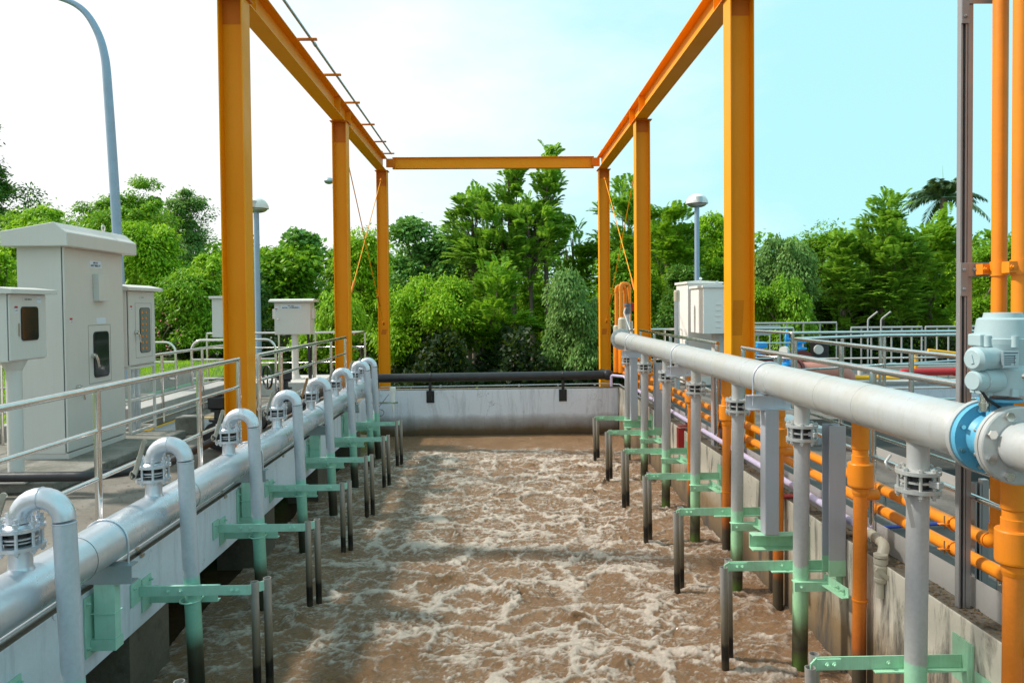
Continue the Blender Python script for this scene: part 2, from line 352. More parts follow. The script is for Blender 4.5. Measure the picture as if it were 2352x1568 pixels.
def structure(name, mb, mat, bevel=0.0): return tag(mb.build(name, mat, None, (0, 0, 0), bevel), kind='structure')
def copy_tree(o, loc=None, label=None, parent=None):
    c = o.copy(); COL.objects.link(c)
    if parent is not None: c.parent = parent
    if loc is not None: c.location = loc
    if label: c['label'] = label
    for ch in list(o.children): copy_tree(ch, None, None, c)
    return c
ORD = ['nearest', 'second nearest', 'third', 'fourth', 'fifth', 'sixth', 'seventh', 'eighth']
def hexbolt(mb, p, d, r=0.012, h=0.012, shank=0.03, n=6):
    p, d = V(p), V(d).normalized(); mb.cyl(p, p+d*h, r, n, smooth=False); mb.cyl(p+d*h, p+d*(h+shank), r*0.55, 8); return mb
# ================================================================== TANK, DECKS, GROUND
structure('ground', MB().box(-600, 600, -60, 900, -1.7, -1.30), 'soil')
structure('lawn', MB().box(-40, -6.36, -5, 24, -1.29, 0.16), 'lawn')
structure('left_deck', MB().box(-6.35, -2.86, -4, 16.2, -0.30, 0.0), 'deck')
structure('left_channel_back', MB().box(-6.6, -6.3, -4, 16.2, -1.29, -0.31), 'dark')
structure('right_deck', MB().box(2.86, 4.2, -4, 16.3, -0.34, 0.0), 'deck_dark')
single('tank_wall', MB().box(-2.85, -2.60, -4, 16.0, -0.57, -0.05), 'wallL', 'long whitewashed concrete beam carrying the left silver pipe, streaked with dirt and cracks', 'wall', bevel=0.008)
single('tank_wall', MB().box(-2.85, 2.9, 16.0, 16.32, -1.6, -0.085), 'wallF', 'short whitewashed end wall across the far side of the tank, brown at the waterline', 'wall', bevel=0.008)
single('tank_wall', MB().box(2.60, 2.85, -4, 15.99, -1.6, -0.05), 'wallR', 'weathered right tank wall with black streaks and a brown slimy foot', 'wall', bevel=0.012)
# sloping benching at the foot of the right wall
mb = MB(); mb.prism([(0, 0), (0.42, 0), (0.42, 0.0), (0.0, 0.50)], (2.598, 3.0, -1.28), (2.598, 15.98, -1.28), (-1, 0, 0), (0, 0, 1))
for k, y0 in enumerate([3.0, 5.83, 8.6, 11.3, 14.0]):
    single('wall_pier', MB().box(-3.05, -2.615, y0-0.62, y0, -1.6, -0.575), 'pier',
           'brown stained concrete pier under the left beam, %s of the row' % ORD[k], 'pier', 'piers under the left tank beam')
# ---- water
def vnoise(x, y, seed):
    xi = np.floor(x).astype(np.int64); yi = np.floor(y).astype(np.int64); fx = x-xi; fy = y-yi
    def h(a, b):
        n = (a*374761393+b*668265263+seed*982451653) & 0x7fffffff
        n = ((n ^ (n >> 13))*1274126177) & 0x7fffffff
        return ((n ^ (n >> 16)) & 0xffff)/65535.0
    sx = fx*fx*(3-2*fx); sy = fy*fy*(3-2*fy)
    return (h(xi, yi)*(1-sx)+h(xi+1, yi)*sx)*(1-sy)+(h(xi, yi+1)*(1-sx)+h(xi+1, yi+1)*sx)*sy
def fbm(x, y, seed, o=4):
    a = 0; w = 0.5; 
    for k in range(o): a = a+w*vnoise(x*2**k, y*2**k, seed+k*7); w *= 0.5
    return a
def worley(x, y, seed):
    xi = np.floor(x).astype(np.int64); yi = np.floor(y).astype(np.int64)
    f1 = np.full(x.shape, 9.0); f2 = np.full(x.shape, 9.0); idv = np.zeros(x.shape)
    for dx in (-1, 0, 1):
        for dy in (-1, 0, 1):
            a, b = xi+dx, yi+dy
            def h(sd):
                n = (a*374761393+b*668265263+sd*982451653) & 0x7fffffff
                n = ((n ^ (n >> 13))*1274126177) & 0x7fffffff
                return ((n ^ (n >> 16)) & 0xffff)/65535.0
            d = np.hypot(a+h(seed)-x, b+h(seed+5)-y)
            c = d < f1
            f2 = np.where(c, f1, np.minimum(f2, d)); idv = np.where(c, h(seed+9), idv); f1 = np.where(c, d, f1)
    return f1, f2, idv
def make_water():
    X0, X1, Y0, Y1, st = -2.75, 2.75, 4.6, 16.0, 0.017
    xs = np.arange(X0, X1+st/2, st); ys = np.arange(Y0, Y1+st/2, st)
    x, y = np.meshgrid(xs, ys)
    wx = x+0.34*(fbm(x*1.6, y*1.6, 3)-0.47)*2+0.09*(fbm(x*7, y*7, 9)-0.47)*2
    wy = y+0.34*(fbm(x*1.6+40, y*1.6, 4)-0.47)*2+0.09*(fbm(x*7+9, y*7, 8)-0.47)*2
    f1, f2, i1 = worley(wx*1.5, wy*1.75, 21); e1 = f2-f1
    g1, g2, i2 = worley(wx*4.1+3, wy*4.6, 33); e2 = g2-g1
    calm = np.clip((y-13.0)/2.0, 0, 1)
    amp = (1-0.84*calm)*(0.55+0.45*np.clip((x+2.7)/1.6, 0, 1))
    dome = (1-np.clip(f1*1.25, 0, 1)**2)
    z = 0.040*dome*(0.3+i1)+0.012*(1-np.clip(g1, 0, 1))+0.050*(fbm(x*5.5, y*5.5, 12, 5)-0.47)+0.050*(fbm(x*13, y*13, 14, 3)-0.47)
    bb = np.zeros(x.shape)
    for k in range(26):
        bx, by, r = rng.uniform(-1.9, 2.2), rng.uniform(5.2, 13.6), rng.uniform(0.10, 0.24)
        if k == 0: bx, by, r = 0.12, 6.98, 0.25
        d = np.hypot((x-bx)/r, (y-by)/(r*0.8)); bb = np.maximum(bb, np.exp(-d*d*1.6)*(0.5+0.5*rng.random() if k else 1.0))
    z += 0.10*bb*(0.15+1.5*fbm(x*15, y*15, 31, 3)**1.5)
    ridge = np.exp(-(e1/0.16)**2); z += 0.018*ridge
    z = z*amp
    big = fbm(x*0.8+5, y*1.3, 51, 4)
    def ridge_(a, b, sd, w, o=5): return np.clip(1-np.abs(fbm(a, b, sd, o)-0.475)*w, 0, 1)
    ux = x+0.22*(fbm(x*3, y*4, 71)-0.47)*2; uy = y+0.16*(fbm(x*3+7, y*4, 72)-0.47)*2
    foam = 0.85*np.exp(-(e1/(0.03+0.13*big))**2)+0.32*np.exp(-(e2/0.10)**2)*(0.2+1.2*big)
    foam += 0.62*ridge_(ux*1.5, uy*5.0, 61, 30)+0.58*ridge_(ux*3.4, uy*7.5, 67, 22)+0.55*ridge_(ux*7.5, uy*12, 68, 16, 4)+0.55*ridge_(x*16, y*23, 69, 11, 3)
    foam *= 0.62+0.85*np.clip(fbm(x*2.1+8, y*2.6, 81, 5)*1.9-0.42, 0, 1)
    foam -= 0.7*bb+0.12
    yy = y+1.1*(fbm(x*1.4, y*2.2, 91, 5)-0.47)*2; foam *= (1-0.95*np.clip((yy-13.75)/1.1, 0, 1)); foam *= 0.50+0.50*np.clip((x+2.4)/1.6, 0, 1); foam *= 1-0.45*np.clip((x-1.5)/0.8, 0, 1)
    foam = np.clip(foam, 0, 1)
    z = z+0.016*foam*amp
    n, m = x.shape
    co = np.stack([x, y, z-1.085], -1).reshape(-1, 3)
    idx = np.arange(n*m).reshape(n, m)
    fa = np.stack([idx[:-1, :-1], idx[:-1, 1:], idx[1:, 1:], idx[1:, :-1]], -1).reshape(-1, 4)
    me = bpy.data.meshes.new('water'); me.vertices.add(n*m); me.vertices.foreach_set('co', co.ravel())
    me.loops.add(fa.size); me.loops.foreach_set('vertex_index', fa.ravel().astype(np.int32))
    me.polygons.add(len(fa)); me.polygons.foreach_set('loop_start', np.arange(0, fa.size, 4, dtype=np.int32)); me.polygons.foreach_set('loop_total', np.full(len(fa), 4, dtype=np.int32))
    me.update(calc_edges=True); me.polygons.foreach_set('use_smooth', [True]*len(fa))
    at = me.attributes.new('foam', 'FLOAT', 'POINT'); at.data.foreach_set('value', foam.ravel().astype(np.float32))
    at = me.attributes.new('boil', 'FLOAT', 'POINT'); at.data.foreach_set('value', (bb*amp).ravel().astype(np.float32))
    m_, nt, bs = nodes('foaming_sludge_water'); g = geo(nt)
    a = nt.nodes.new('ShaderNodeAttribute'); a.attribute_name = 'foam'
    a2 = nt.nodes.new('ShaderNodeAttribute'); a2.attribute_name = 'boil'
    n1 = noise(nt, 7, 10, 0.80, g, 1.2); n2 = noise(nt, 48, 6, 0.8, g, 0.6); n3 = noise(nt, 2.2, 5, 0.6, g)
    ff = math_(nt, 'ADD', a.outputs['Fac'], math_(nt, 'MULTIPLY', math_(nt, 'SUBTRACT', n1.outputs[0], 0.5), 1.15))
    ff = math_(nt, 'ADD', ff, math_(nt, 'MULTIPLY', math_(nt, 'SUBTRACT', n2.outputs[0], 0.5), 1.25))
    fr = ramp(nt, ff, [(0.18, 0.0), (0.46, 0.38), (0.92, 1.0)]).outputs[0]
    base = mixc(nt, n3.outputs[0], (0.24, 0.12, 0.05), (0.40, 0.25, 0.145))
    base = mixc(nt, math_(nt, 'MULTIPLY', a2.outputs['Fac'], math_(nt, 'MULTIPLY', n1.outputs[0], 1.2)), base, (0.20, 0.085, 0.015))
    fcol = mixc(nt, n2.outputs[0], (0.62, 0.47, 0.35), (0.93, 0.83, 0.73))
    L(nt, mixc(nt, fr, base, fcol), bs.inputs['Base Color'])
    L(nt, ramp(nt, fr, [(0.0, 0.07), (0.7, 0.24)]).outputs[0], bs.inputs['Roughness'])
    n4 = noise(nt, 22, 9, 0.8, g, 0.5)
    bump(nt, bs, math_(nt, 'ADD', math_(nt, 'MULTIPLY', n4.outputs[0], 1.0), math_(nt, 'MULTIPLY', fr, 0.35)), 1.0, 0.06)
    me.materials.append(m_)
    o = bpy.data.objects.new('water', me); COL.objects.link(o); tag(o, kind='structure')
make_water()
mb = MB(); mb.add([(-6.3, -4, -1.10), (-2.745, -4, -1.10), (-2.745, 16, -1.10), (-6.3, 16, -1.10)], [(0, 1, 2, 3)]); mb.add([(-2.745, -4, -1.10), (2.6, -4, -1.10), (2.6, 4.605, -1.10), (-2.745, 4.605, -1.10)], [(0, 1, 2, 3)])
mw, nt, bs = nodes('still_brown_water'); bs.inputs['Base Color'].default_value = (0.06, 0.035, 0.018, 1); bs.inputs['Roughness'].default_value = 0.15
bump(nt, bs, noise(nt, 8, 6, 0.7, geo(nt)).outputs[0], 0.6, 0.05)
structure('water_margin', mb, mw)

# ---- left deck fittings
single('equipment_plinth', MB().box(-6.2, -4.18, 7.0, 9.95, 0.001, 0.10), 'plinth', 'low mossy concrete plinth under the large control cabinet', 'plinth', bevel=0.015)
single('parapet', MB().box(-6.34, -6.2, -2, 10.5, 0.001, 0.27), 'parapet', 'grey rendered parapet between the deck and the lawn, behind the cabinets', 'wall', bevel=0.01)
T = Thing('parapet', 'grey rendered upstand with brown top between tank deck and lawn, beside the grating', 'wall', (-5.5, 12.5, 0))
T.part('upstand', MB().box(-5.9, -5.05, 10.52, 14.4, 0.001, 0.32), 'parapet', bevel=0.01)
T.part('kerb', MB().box(-6.05, -5.75, 10.52, 14.4, 0.321, 0.56), 'parapet', bevel=0.01)
T.part('drain_strip', MB().box(-5.745, -5.70, 10.52, 14.4, 0.321, 0.345), 'mint')
single('concrete_platform', MB().box(-5.04, -3.1, 14.45, 16.1, 0.001, 0.27), 'slab', 'pale raised concrete platform behind the first left orange column', 'platform', bevel=0.01)
single('concrete_block', MB().box(-4.42, -4.12, 9.96+0.2, 10.42, 0.001, 0.24), 'plinth', 'small concrete block standing at the edge of the yellow grating', 'block', bevel=0.01)
T = Thing('floor_grating', 'steel mesh grating in a yellow angle frame set in the left deck', 'grating', (-4.2, 11, 0))
mb = MB(); 
for a in ((-4.95, -3.6, 10.25, 10.32), (-4.95, -3.6, 11.55, 11.62), (-4.95, -4.88, 10.32, 11.55), (-3.67, -3.6, 10.32, 11.55)): mb.box(a[0], a[1], a[2], a[3], 0.001, 0.03)
T.part('frame', mb, 'yellow')
mb = MB()
for i in range(34):
    for sg in (-1, 1):
        x = -4.88+i*0.036; 
        pts = []
        for j in range(15): pts.append((x+(0.018*sg if j % 2 else 0), 10.32+j*(1.23/14), 0.02))
        mb.tube(pts, 0.004, 4)
T.part('mesh', mb, 'galv')
T.part('pit_shade_sheet', MB().box(-4.88, -3.67, 10.32, 11.55, 0.0005, 0.003), 'dark')  # no hole here: thin dark sheet paints the shade below the mesh

# ================================================================== ORANGE GANTRY
def hprof(w, d, tf, tw):   # a = across flanges (w = distance over flanges), b = flange width d
    a, b = w/2, d/2
    return [(-a, -b), (-a+tf, -b), (-a+tf, -tw/2), (a-tf, -tw/2), (a-tf, -b), (a, -b), (a, b), (a-tf, b), (a-tf, tw/2), (-a+tf, tw/2), (-a+tf, b), (-a, b)]
CX = {'left': -3.047, 'right': 2.885}; CY = [8.785, 14.67, 19.93]
for side in ('left', 'right'):
    for k in range(3):
        x, y = CX[side], CY[k]
        base = 0.0 if k < 2 else -1.3
        T = Thing('steel_column', 'orange painted steel column, %s one on the %s side of the tank' % (('nearest', 'middle', 'farthest')[k], side), 'column', (x, y, base), 'orange gantry columns')
        T.part('shaft', MB().prism(hprof(0.28, 0.27, 0.014, 0.010), (x, y, base+0.02), (x, y, 5.33), (1, 0, 0)), 'orange_steel')
        T.part('base_plate', MB().box(x-0.19, x+0.19, y-0.19, y+0.19, base+0.001, base+0.02), 'orange_steel')
        T.part('cap_plate', MB().box(x-0.175, x+0.175, y-0.165, y+0.165, 5.331, 5.345), 'orange_dark')
        mbp = MB(); mbp.box(x-0.125, x+0.125, y-0.0085, y-0.0052, (4.95 if k else 5.03) if side == 'left' else 5.12, 5.32); T.part('retouched_patch', mbp, 'orange_dark')
for side, k, x, z, h, tone in (('right', 0, 2.875, 1.55, 0.42, paint('orange_overpaint', (0.66, 0.225, 0.002), 0.55, 0, 0.2, (0.5, 0.14, 0.002), 3, spec=0.2)), ('left', 2, -3.04, 1.05, 0.14, 'orange_dark'), ('right', 2, 2.89, 1.0, 0.16, 'orange_dark')):
    m_ = MB().prism([(-0.09, -h/2), (0.04, -h/2), (0.07, h/2), (-0.06, h/2)], (x, CY[k]-0.0052, z), (x, CY[k]-0.0062, z), (1, 0, 0), (0, 0, 1))
    m_.build('repaired_patch', tone, [o for o in COL.objects if o.get('label', '').startswith('orange painted steel column, %s one on the %s' % (('nearest', 'middle', 'farthest')[k], side))][0], (CX[side], CY[k], 0.0 if k < 2 else -1.3))
GX = {'left': -3.052, 'right': 2.83+0.02}
for side in ('left', 'right'):
    x = GX[side]
    T = Thing('steel_girder', 'long orange steel girder running along the %s row of columns' % side, 'beam', (x, 9, 5.35), 'orange gantry beams')
    T.part('beam', MB().prism(hprof(0.36, 0.245, 0.014, 0.010), (x, 1.0, 5.53), (x, 20.1, 5.53), (0, 0, 1)), 'orange_steel')
    mb = MB()
    for y in (8.78, 14.67): mb.box(x-0.115, x+0.115, y-0.5, y-0.49, 5.37, 5.69); mb.box(x-0.115, x+0.115, y+0.49, y+0.5, 5.37, 5.69)
    T.part('stiffener', mb, 'orange_steel')
    T.part('end_lug', MB().box(x-0.05, x+0.05, 19.7, 19.9, 5.71, 5.84), 'orange_dark')
T = Thing('steel_girder', 'short orange cross beam joining the two far columns', 'beam', (0, 19.9, 5.4), 'orange gantry beams')
T.part('beam', MB().prism(hprof(0.30, 0.16, 0.012, 0.008), (-2.76, 19.9, 5.54), (2.62, 19.9, 5.54), (0, 0, 1)), 'orange_steel')
for sx in (-1, 1):
    x0 = -2.92 if sx < 0 else 2.55
    T.part('splice_plate', MB().box(x0, x0+0.22, 19.815, 19.89, 5.43, 5.65), 'orange_dark')
# conduit along the left girder
T = Thing('lighting_conduit', 'thin grey conduit on small orange brackets along the left girder', 'conduit', (-2.77, 10, 5.73))
T.part('pipe', MB().tube([(-2.77, 1, 5.765), (-2.77, 19.75, 5.765)], 0.021, 10), 'galv')
for y in (2.7, 4.4, 6.1, 7.8, 9.5, 11.2, 12.9, 14.65, 16.4, 18.1, 19.5):
    T.part('bracket', MB().box(-2.95, -2.66, y, y+0.05, 5.712, 5.742), 'orange_dark')
    if y in (11.2, 14.65): T.part('coupling', MB().cyl((-2.77, y+0.3, 5.765), (-2.77, y+0.4, 5.765), 0.028, 10), 'galv')
# bracing rods between middle and far columns
for side in ('left', 'right'):
    x = CX[side]
    for k in range(2):
        T = Thing('bracing_rod', 'thin orange bracing rod between the %s middle and far columns, %s' % (side, ('rising away from the camera', 'falling away from the camera')[k]), 'rod', (x, 17.3, 3), 'crossed bracing rods')
        za, zb = (1.55, 5.1) if k == 0 else (5.0, 1.25)
        a, b = V(x+0.02*k, 14.85, za), V(x+0.02*k, 19.75, zb); d = b-a
        T.part('rod', MB().cyl(a, b, 0.011, 8), 'orange_steel')
        lo = a if k == 0 else b; s = 1 if k == 0 else -1
        T.part('turnbuckle', MB().cyl(lo+s*d*0.13, lo+s*d*0.2, 0.026, 8), 'orange_dark')
        T.part('clevis', MB().cyl(a, a+d*0.02, 0.03, 8).cyl(b-d*0.02, b, 0.03, 8), 'orange_dark')

# ================================================================== LEFT HEADER + GOOSENECKS
LX, LZ, LR = -2.506, 0.244, 0.1365
LD = [3.89+1.5*k for k in range(7)]+[13.62]
T = Thing('header_pipe', 'thick silver header pipe running along the top of the left tank wall', 'pipe', (LX, 8, LZ))
T.part('main_pipe', MB().cyl((LX, 0.5, LZ), (LX, 13.95, LZ), LR, 48), 'silver')
T.part('end_cap', MB().lathe((LX, 13.9, LZ), (0, 1, 0), [(0.185, 0), (0.185, 0.03), (0.12, 0.05)], 32), 'silver')
mb = MB()
for y in np.arange(1.4, 13.9, 1.5): 
    for q in (0, 0.0): mb.tube([(LX+(LR+0.0008)*math.cos(t), y-0.02, LZ+(LR+0.0008)*math.sin(t)) for t in np.linspace(0, 2*math.pi, 41)[:-1]], 0.0018, 5, closed=True)
T.part('weld_seam', mb, 'silver')
for k, y in enumerate(LD+[2.39]):
    T.part('riser', MB().lathe((LX, y, LZ+0.10), (0, 0, 1), [(0.070, 0.0), (0.066, 0.022), (0.060, 0.034), (0.057, 0.045), (0.057, 0.245)], 28, sharp=False), 'silver')
def gooseneck(y, label):
    T = Thing('gooseneck_pipe', label, 'pipe', (LX, y, LZ+LR), 'silver gooseneck pipes along the left wall')
    zf = 0.52; x2 = -2.275; rr = (x2-LX)/2
    path = [V(LX, y, 0.618)] + [V(LX+rr-rr*math.cos(t), y, 0.625+rr*1.0*math.sin(t)) for t in np.linspace(0.0, math.pi, 15)]
    T.part('bend', MB().tube(path, 0.0565, 28), 'silver')
    T.part('leg', MB().cyl((x2, y, 0.615), (x2+0.06, y, -1.25), 0.0565, 28), 'legL')
    sm = MB()
    sm.tube([(x2+0.0585*math.cos(t), y+0.0585*math.sin(t), 0.612) for t in np.linspace(0, 2*math.pi, 25)[:-1]], 0.0024, 5, closed=True)
    sm.tube([(LX+rr, y+0.0575*math.cos(t), 0.625+rr+0.0575*math.sin(t)) for t in np.linspace(0, 2*math.pi, 25)[:-1]], 0.0022, 5, closed=True)
    T.part('weld_seam', sm, 'silver')
    T.part('lower_flange', MB().lathe((LX, y, zf-0.035), (0, 0, 1), [(0.118, 0), (0.118, 0.018), (0.09, 0.018)], 32), 'silver')
    T.part('upper_flange', MB().lathe((LX, y, zf+0.060), (0, 0, 1), [(0.118, 0), (0.118, 0.018), (0.075, 0.0185), (0.062, 0.03)], 32), 'silver')
    T.part('valve_band', MB().cyl((LX, y, zf+0.018), (LX, y, zf+0.027), 0.090, 28).cyl((LX, y, zf+0.0), (LX, y, zf+0.006), 0.085, 28), 'silver')
    vb = MB().cyl((LX, y, zf-0.016), (LX, y, zf+0.06), 0.070, 24)
    vb.cyl((LX-0.03, y-0.03, zf+0.02), (LX-0.105, y-0.11, zf+0.02), 0.026, 12)
    T.part('valve_body', vb, 'castblack')
    for k in range(8):
        a = 2*math.pi*(k+0.5)/8; p = V(LX+0.1*math.cos(a), y+0.1*math.sin(a), zf-0.06)
        b = MB().cyl(p, p+V(0, 0, 0.195), 0.009, 8); b.cyl(p+V(0, 0, 0.01), p+V(0, 0, 0.024), 0.0165, 6, smooth=False); b.cyl(p+V(0, 0, 0.154), p+V(0, 0, 0.17), 0.0165, 6, smooth=False)
        T.part('bolt', b, 'silver')
    dn = V(0.30, -0.95, 0).normalized(); p = V(LX-0.088, y-0.098, zf+0.02)
    q = MB().lathe(p-dn*0.012, dn, [(0.038, 0), (0.038, 0.008), (0.02, 0.012)], 9)
    T.part('gear_plate', q, 'brass')
    up = V(0.27, 0.08, 0.95).normalized(); sidev = dn.cross(up).normalized()
    lev = MB().prism([(-0.017, 0), (-0.012, -0.006), (0.012, -0.006), (0.017, 0), (0.012, 0.006), (-0.012, 0.006)], p+dn*0.012-up*0.02, p+dn*0.03+up*0.25, sidev)
    lev.cyl(p+dn*0.028+up*0.25+dn*-0.006, p+dn*0.04+up*0.25, 0.018, 12)
    lv = T.part('lever', lev, 'brass')
    return T.o
g0 = gooseneck(LD[0], 'silver gooseneck pipe nearest the camera, cut by the left edge of the picture')
for k in range(1, 8):
    c = copy_tree(g0, (LX, LD[k], LZ+LR), 'silver gooseneck drop pipe on the left header, %s from the camera%s' % (ORD[k], ', behind the last lever' if k == 7 else ''))
    for ch in c.children:
        if ch.name.startswith('lever') and k == 4: ch.data = ch.data.copy(); ch.data.materials[0] = M['rust']
c = copy_tree(g0, (LX, 2.39, LZ+LR), 'silver gooseneck pipe outside the picture, left of the nearest one')
# leg brackets with twin guide tubes
def cprof(w, h, t):   # C channel, a = web direction (h), b = flange depth (w)
    return [(-h/2, 0), (h/2, 0), (h/2, w), (h/2-t, w), (h/2-t, t), (-h/2+t, t), (-h/2+t, w), (-h/2, w)]
def left_bracket(y, label):
    T = Thing('pipe_bracket', label, 'bracket', (-2.6, y, -0.3), 'green brackets on the left wall')
    T.part('wall_plate', MB().box(-2.598, -2.588, y-0.19, y-0.05, -0.375, -0.215), 'mint_l')
    T.part('lower_plate', MB().box(-2.598, -2.588, y-0.03, y+0.11, -0.475, -0.235), 'mint_l')
    T.part('arm', MB().box(-2.587, -1.80, y-0.085, y-0.078, -0.335, -0.265).box(-2.587, -2.15, y-0.077, y-0.055, -0.272, -0.265), 'mint_l')
    T.part('channel', MB().prism(cprof(0.06, 0.11, 0.007), (-2.587, y+0.075, -0.39), (-2.09, y+0.075, -0.39), (0, 0, 1), (0, 1, 0)), 'mint_l')
    x = -2.26
    ub = [V(x-0.07, y+0.07, -0.40), V(x-0.07, y, -0.40)]+[V(x-0.07*math.cos(t), y-0.07*math.sin(t), -0.40) for t in np.linspace(0.1, math.pi-0.1, 10)]+[V(x+0.07, y, -0.40), V(x+0.07, y+0.07, -0.40)]
    T.part('u_bolt', MB().tube(ub, 0.0065, 8), 'mint_l')
    mb = MB()
    for xx in (-2.38, -2.29, -1.93, -1.89): hexbolt(mb, (xx, y-0.0855, -0.30), (0, -1, 0), 0.014, 0.01, 0.012)
    for z in (-0.27, -0.44): hexbolt(mb, (-2.588, y+0.085, z), (1, 0, 0), 0.014, 0.01, 0.015)
    hexbolt(mb, (-2.588, y-0.15, -0.25), (1, 0, 0), 0.014, 0.01, 0.015)
    T.part('bolts', mb, 'mint_l')
    T.part('guide_tube', MB().pipe((-1.765, y-0.05, -1.25), (-1.775, y-0.05, -0.255), 0.029, 0.004), 'tube')
    T.part('guide_tube', MB().pipe((-1.70, y+0.03, -1.25), (-1.71, y+0.03, -0.255), 0.029, 0.004), 'tube')
    T.part('tube_clip', MB().prism([(-0.035, -0.004), (0.035, -0.004), (0.035, 0.004), (-0.035, 0.004)], (-1.81, y-0.085, -0.30), (-1.725, y-0.0, -0.30), (0, 0, 1)), 'mint_l')
    return T.o
b0 = left_bracket(LD[1], 'mint green bracket with two upright guide tubes, second nearest on the left wall')
copy_tree(b0, (-2.6, LD[0], -0.3), 'mint green bracket with twin tube tops just showing at the bottom left edge')
for k in range(2, 7): copy_tree(b0, (-2.6, LD[k], -0.3), 'mint green bracket with two upright guide tubes on the left wall, %s from the camera' % ORD[k])
# header supports on green posts
def left_support(y, label):
    T = Thing('pipe_support', label, 'pipe support', (-2.6, y, 0), 'left header pipe supports')
    zc = LZ-LR
    T.part('saddle', MB().prism(cprof(0.09, 0.115, 0.008), (-2.72, y-0.045, zc-0.06), (-2.325, y-0.045, zc-0.06), (0, 0, 1), (0, 1, 0)), 'chanblue')
    T.part('post', MB().prism(cprof(0.07, 0.13, 0.008), (-2.50, y-0.04, zc-0.12), (-2.50, y-0.04, -0.36), (1, 0, 0), (0, 1, 0)), 'mint_l')
    T.part('shelf', MB().box(-2.587, -2.43, y-0.05, y+0.05, -0.43, -0.362).box(-2.587, -2.43, y-0.05, y+0.05, -0.20, -0.195), 'mint_l')
    T.part('wall_plate', MB().box(-2.598, -2.588, y-0.10, y+0.10, -0.46, -0.08), 'mint_l')
    r = LR+0.007
    ub = [V(LX-r, y, zc-0.09), V(LX-r, y, LZ)]+[V(LX-r*math.cos(t), y, LZ+r*math.sin(t)) for t in np.linspace(0.08, math.pi-0.08, 18)]+[V(LX+r, y, LZ), V(LX+r, y, zc-0.09)]
    T.part('u_bolt', MB().tube(ub, 0.0068, 8), 'silver')
    mb = MB(); hexbolt(mb, (LX+r, y, zc-0.018), (0, 0, -1), 0.014, 0.012, 0.02); hexbolt(mb, (LX-r, y, zc-0.018), (0, 0, -1), 0.014, 0.012, 0.02)
    for z in (-0.12, -0.4): hexbolt(mb, (-2.588, y-0.08, z), (1, 0, 0), 0.012, 0.01, 0.015)
    T.part('bolts', mb, 'mint_l')
    return T.o
s0 = left_support(4.72, 'blue grey saddle on a green post carrying the left header, nearest of the row')
for k, y in enumerate((7.42, 10.1, 12.35)): copy_tree(s0, (-2.6, y, 0), 'blue grey saddle on a green post carrying the left header, %s from the camera' % ORD[k+1])
# conduits on the edge of the wall
for k, (x, z, r) in enumerate(((-2.635, -0.022, 0.017), (-2.69, 0.0, 0.017))):
    T = Thing('conduit', 'thin galvanised conduit along the left wall edge, the %s of the two' % ('outer', 'inner')[k], 'conduit', (x, 8, z), 'conduits on the left wall')
    T.part('pipe', MB().tube([(x, 0.5, z), (x, 13.8, z)], r, 12), 'galv')
    if k == 0:
        for y in (5.35, 7.0, 8.9, 10.6, 12.2): T.part('clamp', MB().cyl((x, y, z), (x, y+0.035, z), 0.024, 12).box(x+0.005, x+0.05, y+0.0, y+0.05, z-0.05, z-0.028), 'brass')
# ================================================================== RAILINGS
def railing(name, pts, zs, posts, label, r=0.024, base=-0.05, mat='steel', end_round=False, cat='railing', mid_r=None, group='stainless railings'):
    pts = [V(p[0], p[1], 0) for p in pts]; T = Thing(name, label, cat, (pts[0].x, pts[0].y, base), group)
    up = lambda z: [p+V(0, 0, z) for p in pts]
    if end_round:
        T.part('top_rail', MB().tube(fillet([pts[0]+V(0, 0, base)]+up(zs[0])+[pts[-1]+V(0, 0, base)], 0.18, 8), r, 12), mat)
    else: T.part('top_rail', MB().tube(fillet(up(zs[0]), 0.06, 4), r, 12), mat)
    for z in zs[1:]: T.part('mid_rail', MB().tube(up(z), mid_r or r*0.72, 10), mat)
    for p in posts: T.part('post', MB().cyl((p[0], p[1], base), (p[0], p[1], zs[0]-r*0.6), r, 12), mat)
    return T
ZL = [1.18, 0.89, 0.563, 0.25]
railing('railing', [(-2.75, -1), (-2.75, 7.88)], ZL, [(-2.75, y) for y in (1.6, 3.35, 5.11, 6.84, 7.88)], 'polished steel railing between camera and the nearest left column')
railing('railing', [(-2.75, 8.5), (-2.75, 13.4)], ZL, [(-2.75, y) for y in (8.55, 9.42, 11.1, 12.24, 13.38)], 'polished steel railing between the nearest and middle left columns')
railing('railing', [(-2.89, 14.9), (-2.89, 16.15), (-6.3, 16.15)], [1.18, 0.86, 0.53, 0.2], [(-2.89, 16.15), (-3.25, 16.15), (-3.96, 16.15), (-4.75, 16.15), (-5.5, 16.15), (-6.3, 16.15)], 'polished steel railing across the far end of the left deck')
railing('railing', [(-5.0, 9.9), (-5.0, 14.2)], [1.05, 0.74, 0.44, 0.12], [(-5.0, y) for y in (9.95, 11.1, 12.6, 14.15)], 'steel railing in front of the grey upstand beside the grating', r=0.022, base=0.0)
railing('railing', [(-5.98, 2), (-5.98, 7.2), (-5.98, 10.4)], [1.08, 0.78, 0.48], [(-5.98, y) for y in (3, 5, 7.2, 9.0, 10.4)], 'steel railing behind the large control cabinet', r=0.022, base=0.0)
railing('railing', [(-8.4, 13), (-5.62, 13)], [1.14, 0.8, 0.5], [(-7.5, 13), (-6.5, 13)], 'round cornered steel railing by the lawn, left of the walkway gap', r=0.022, base=0.3, end_round=True)
railing('railing', [(-5.36, 13.05), (-3.9, 13.05)], [1.17, 0.83, 0.5], [(-4.6, 13.05)], 'round cornered steel railing right of the walkway gap, behind the near left column', r=0.022, base=0.0, end_round=True)
ZR = [1.23, 0.92, 0.60]
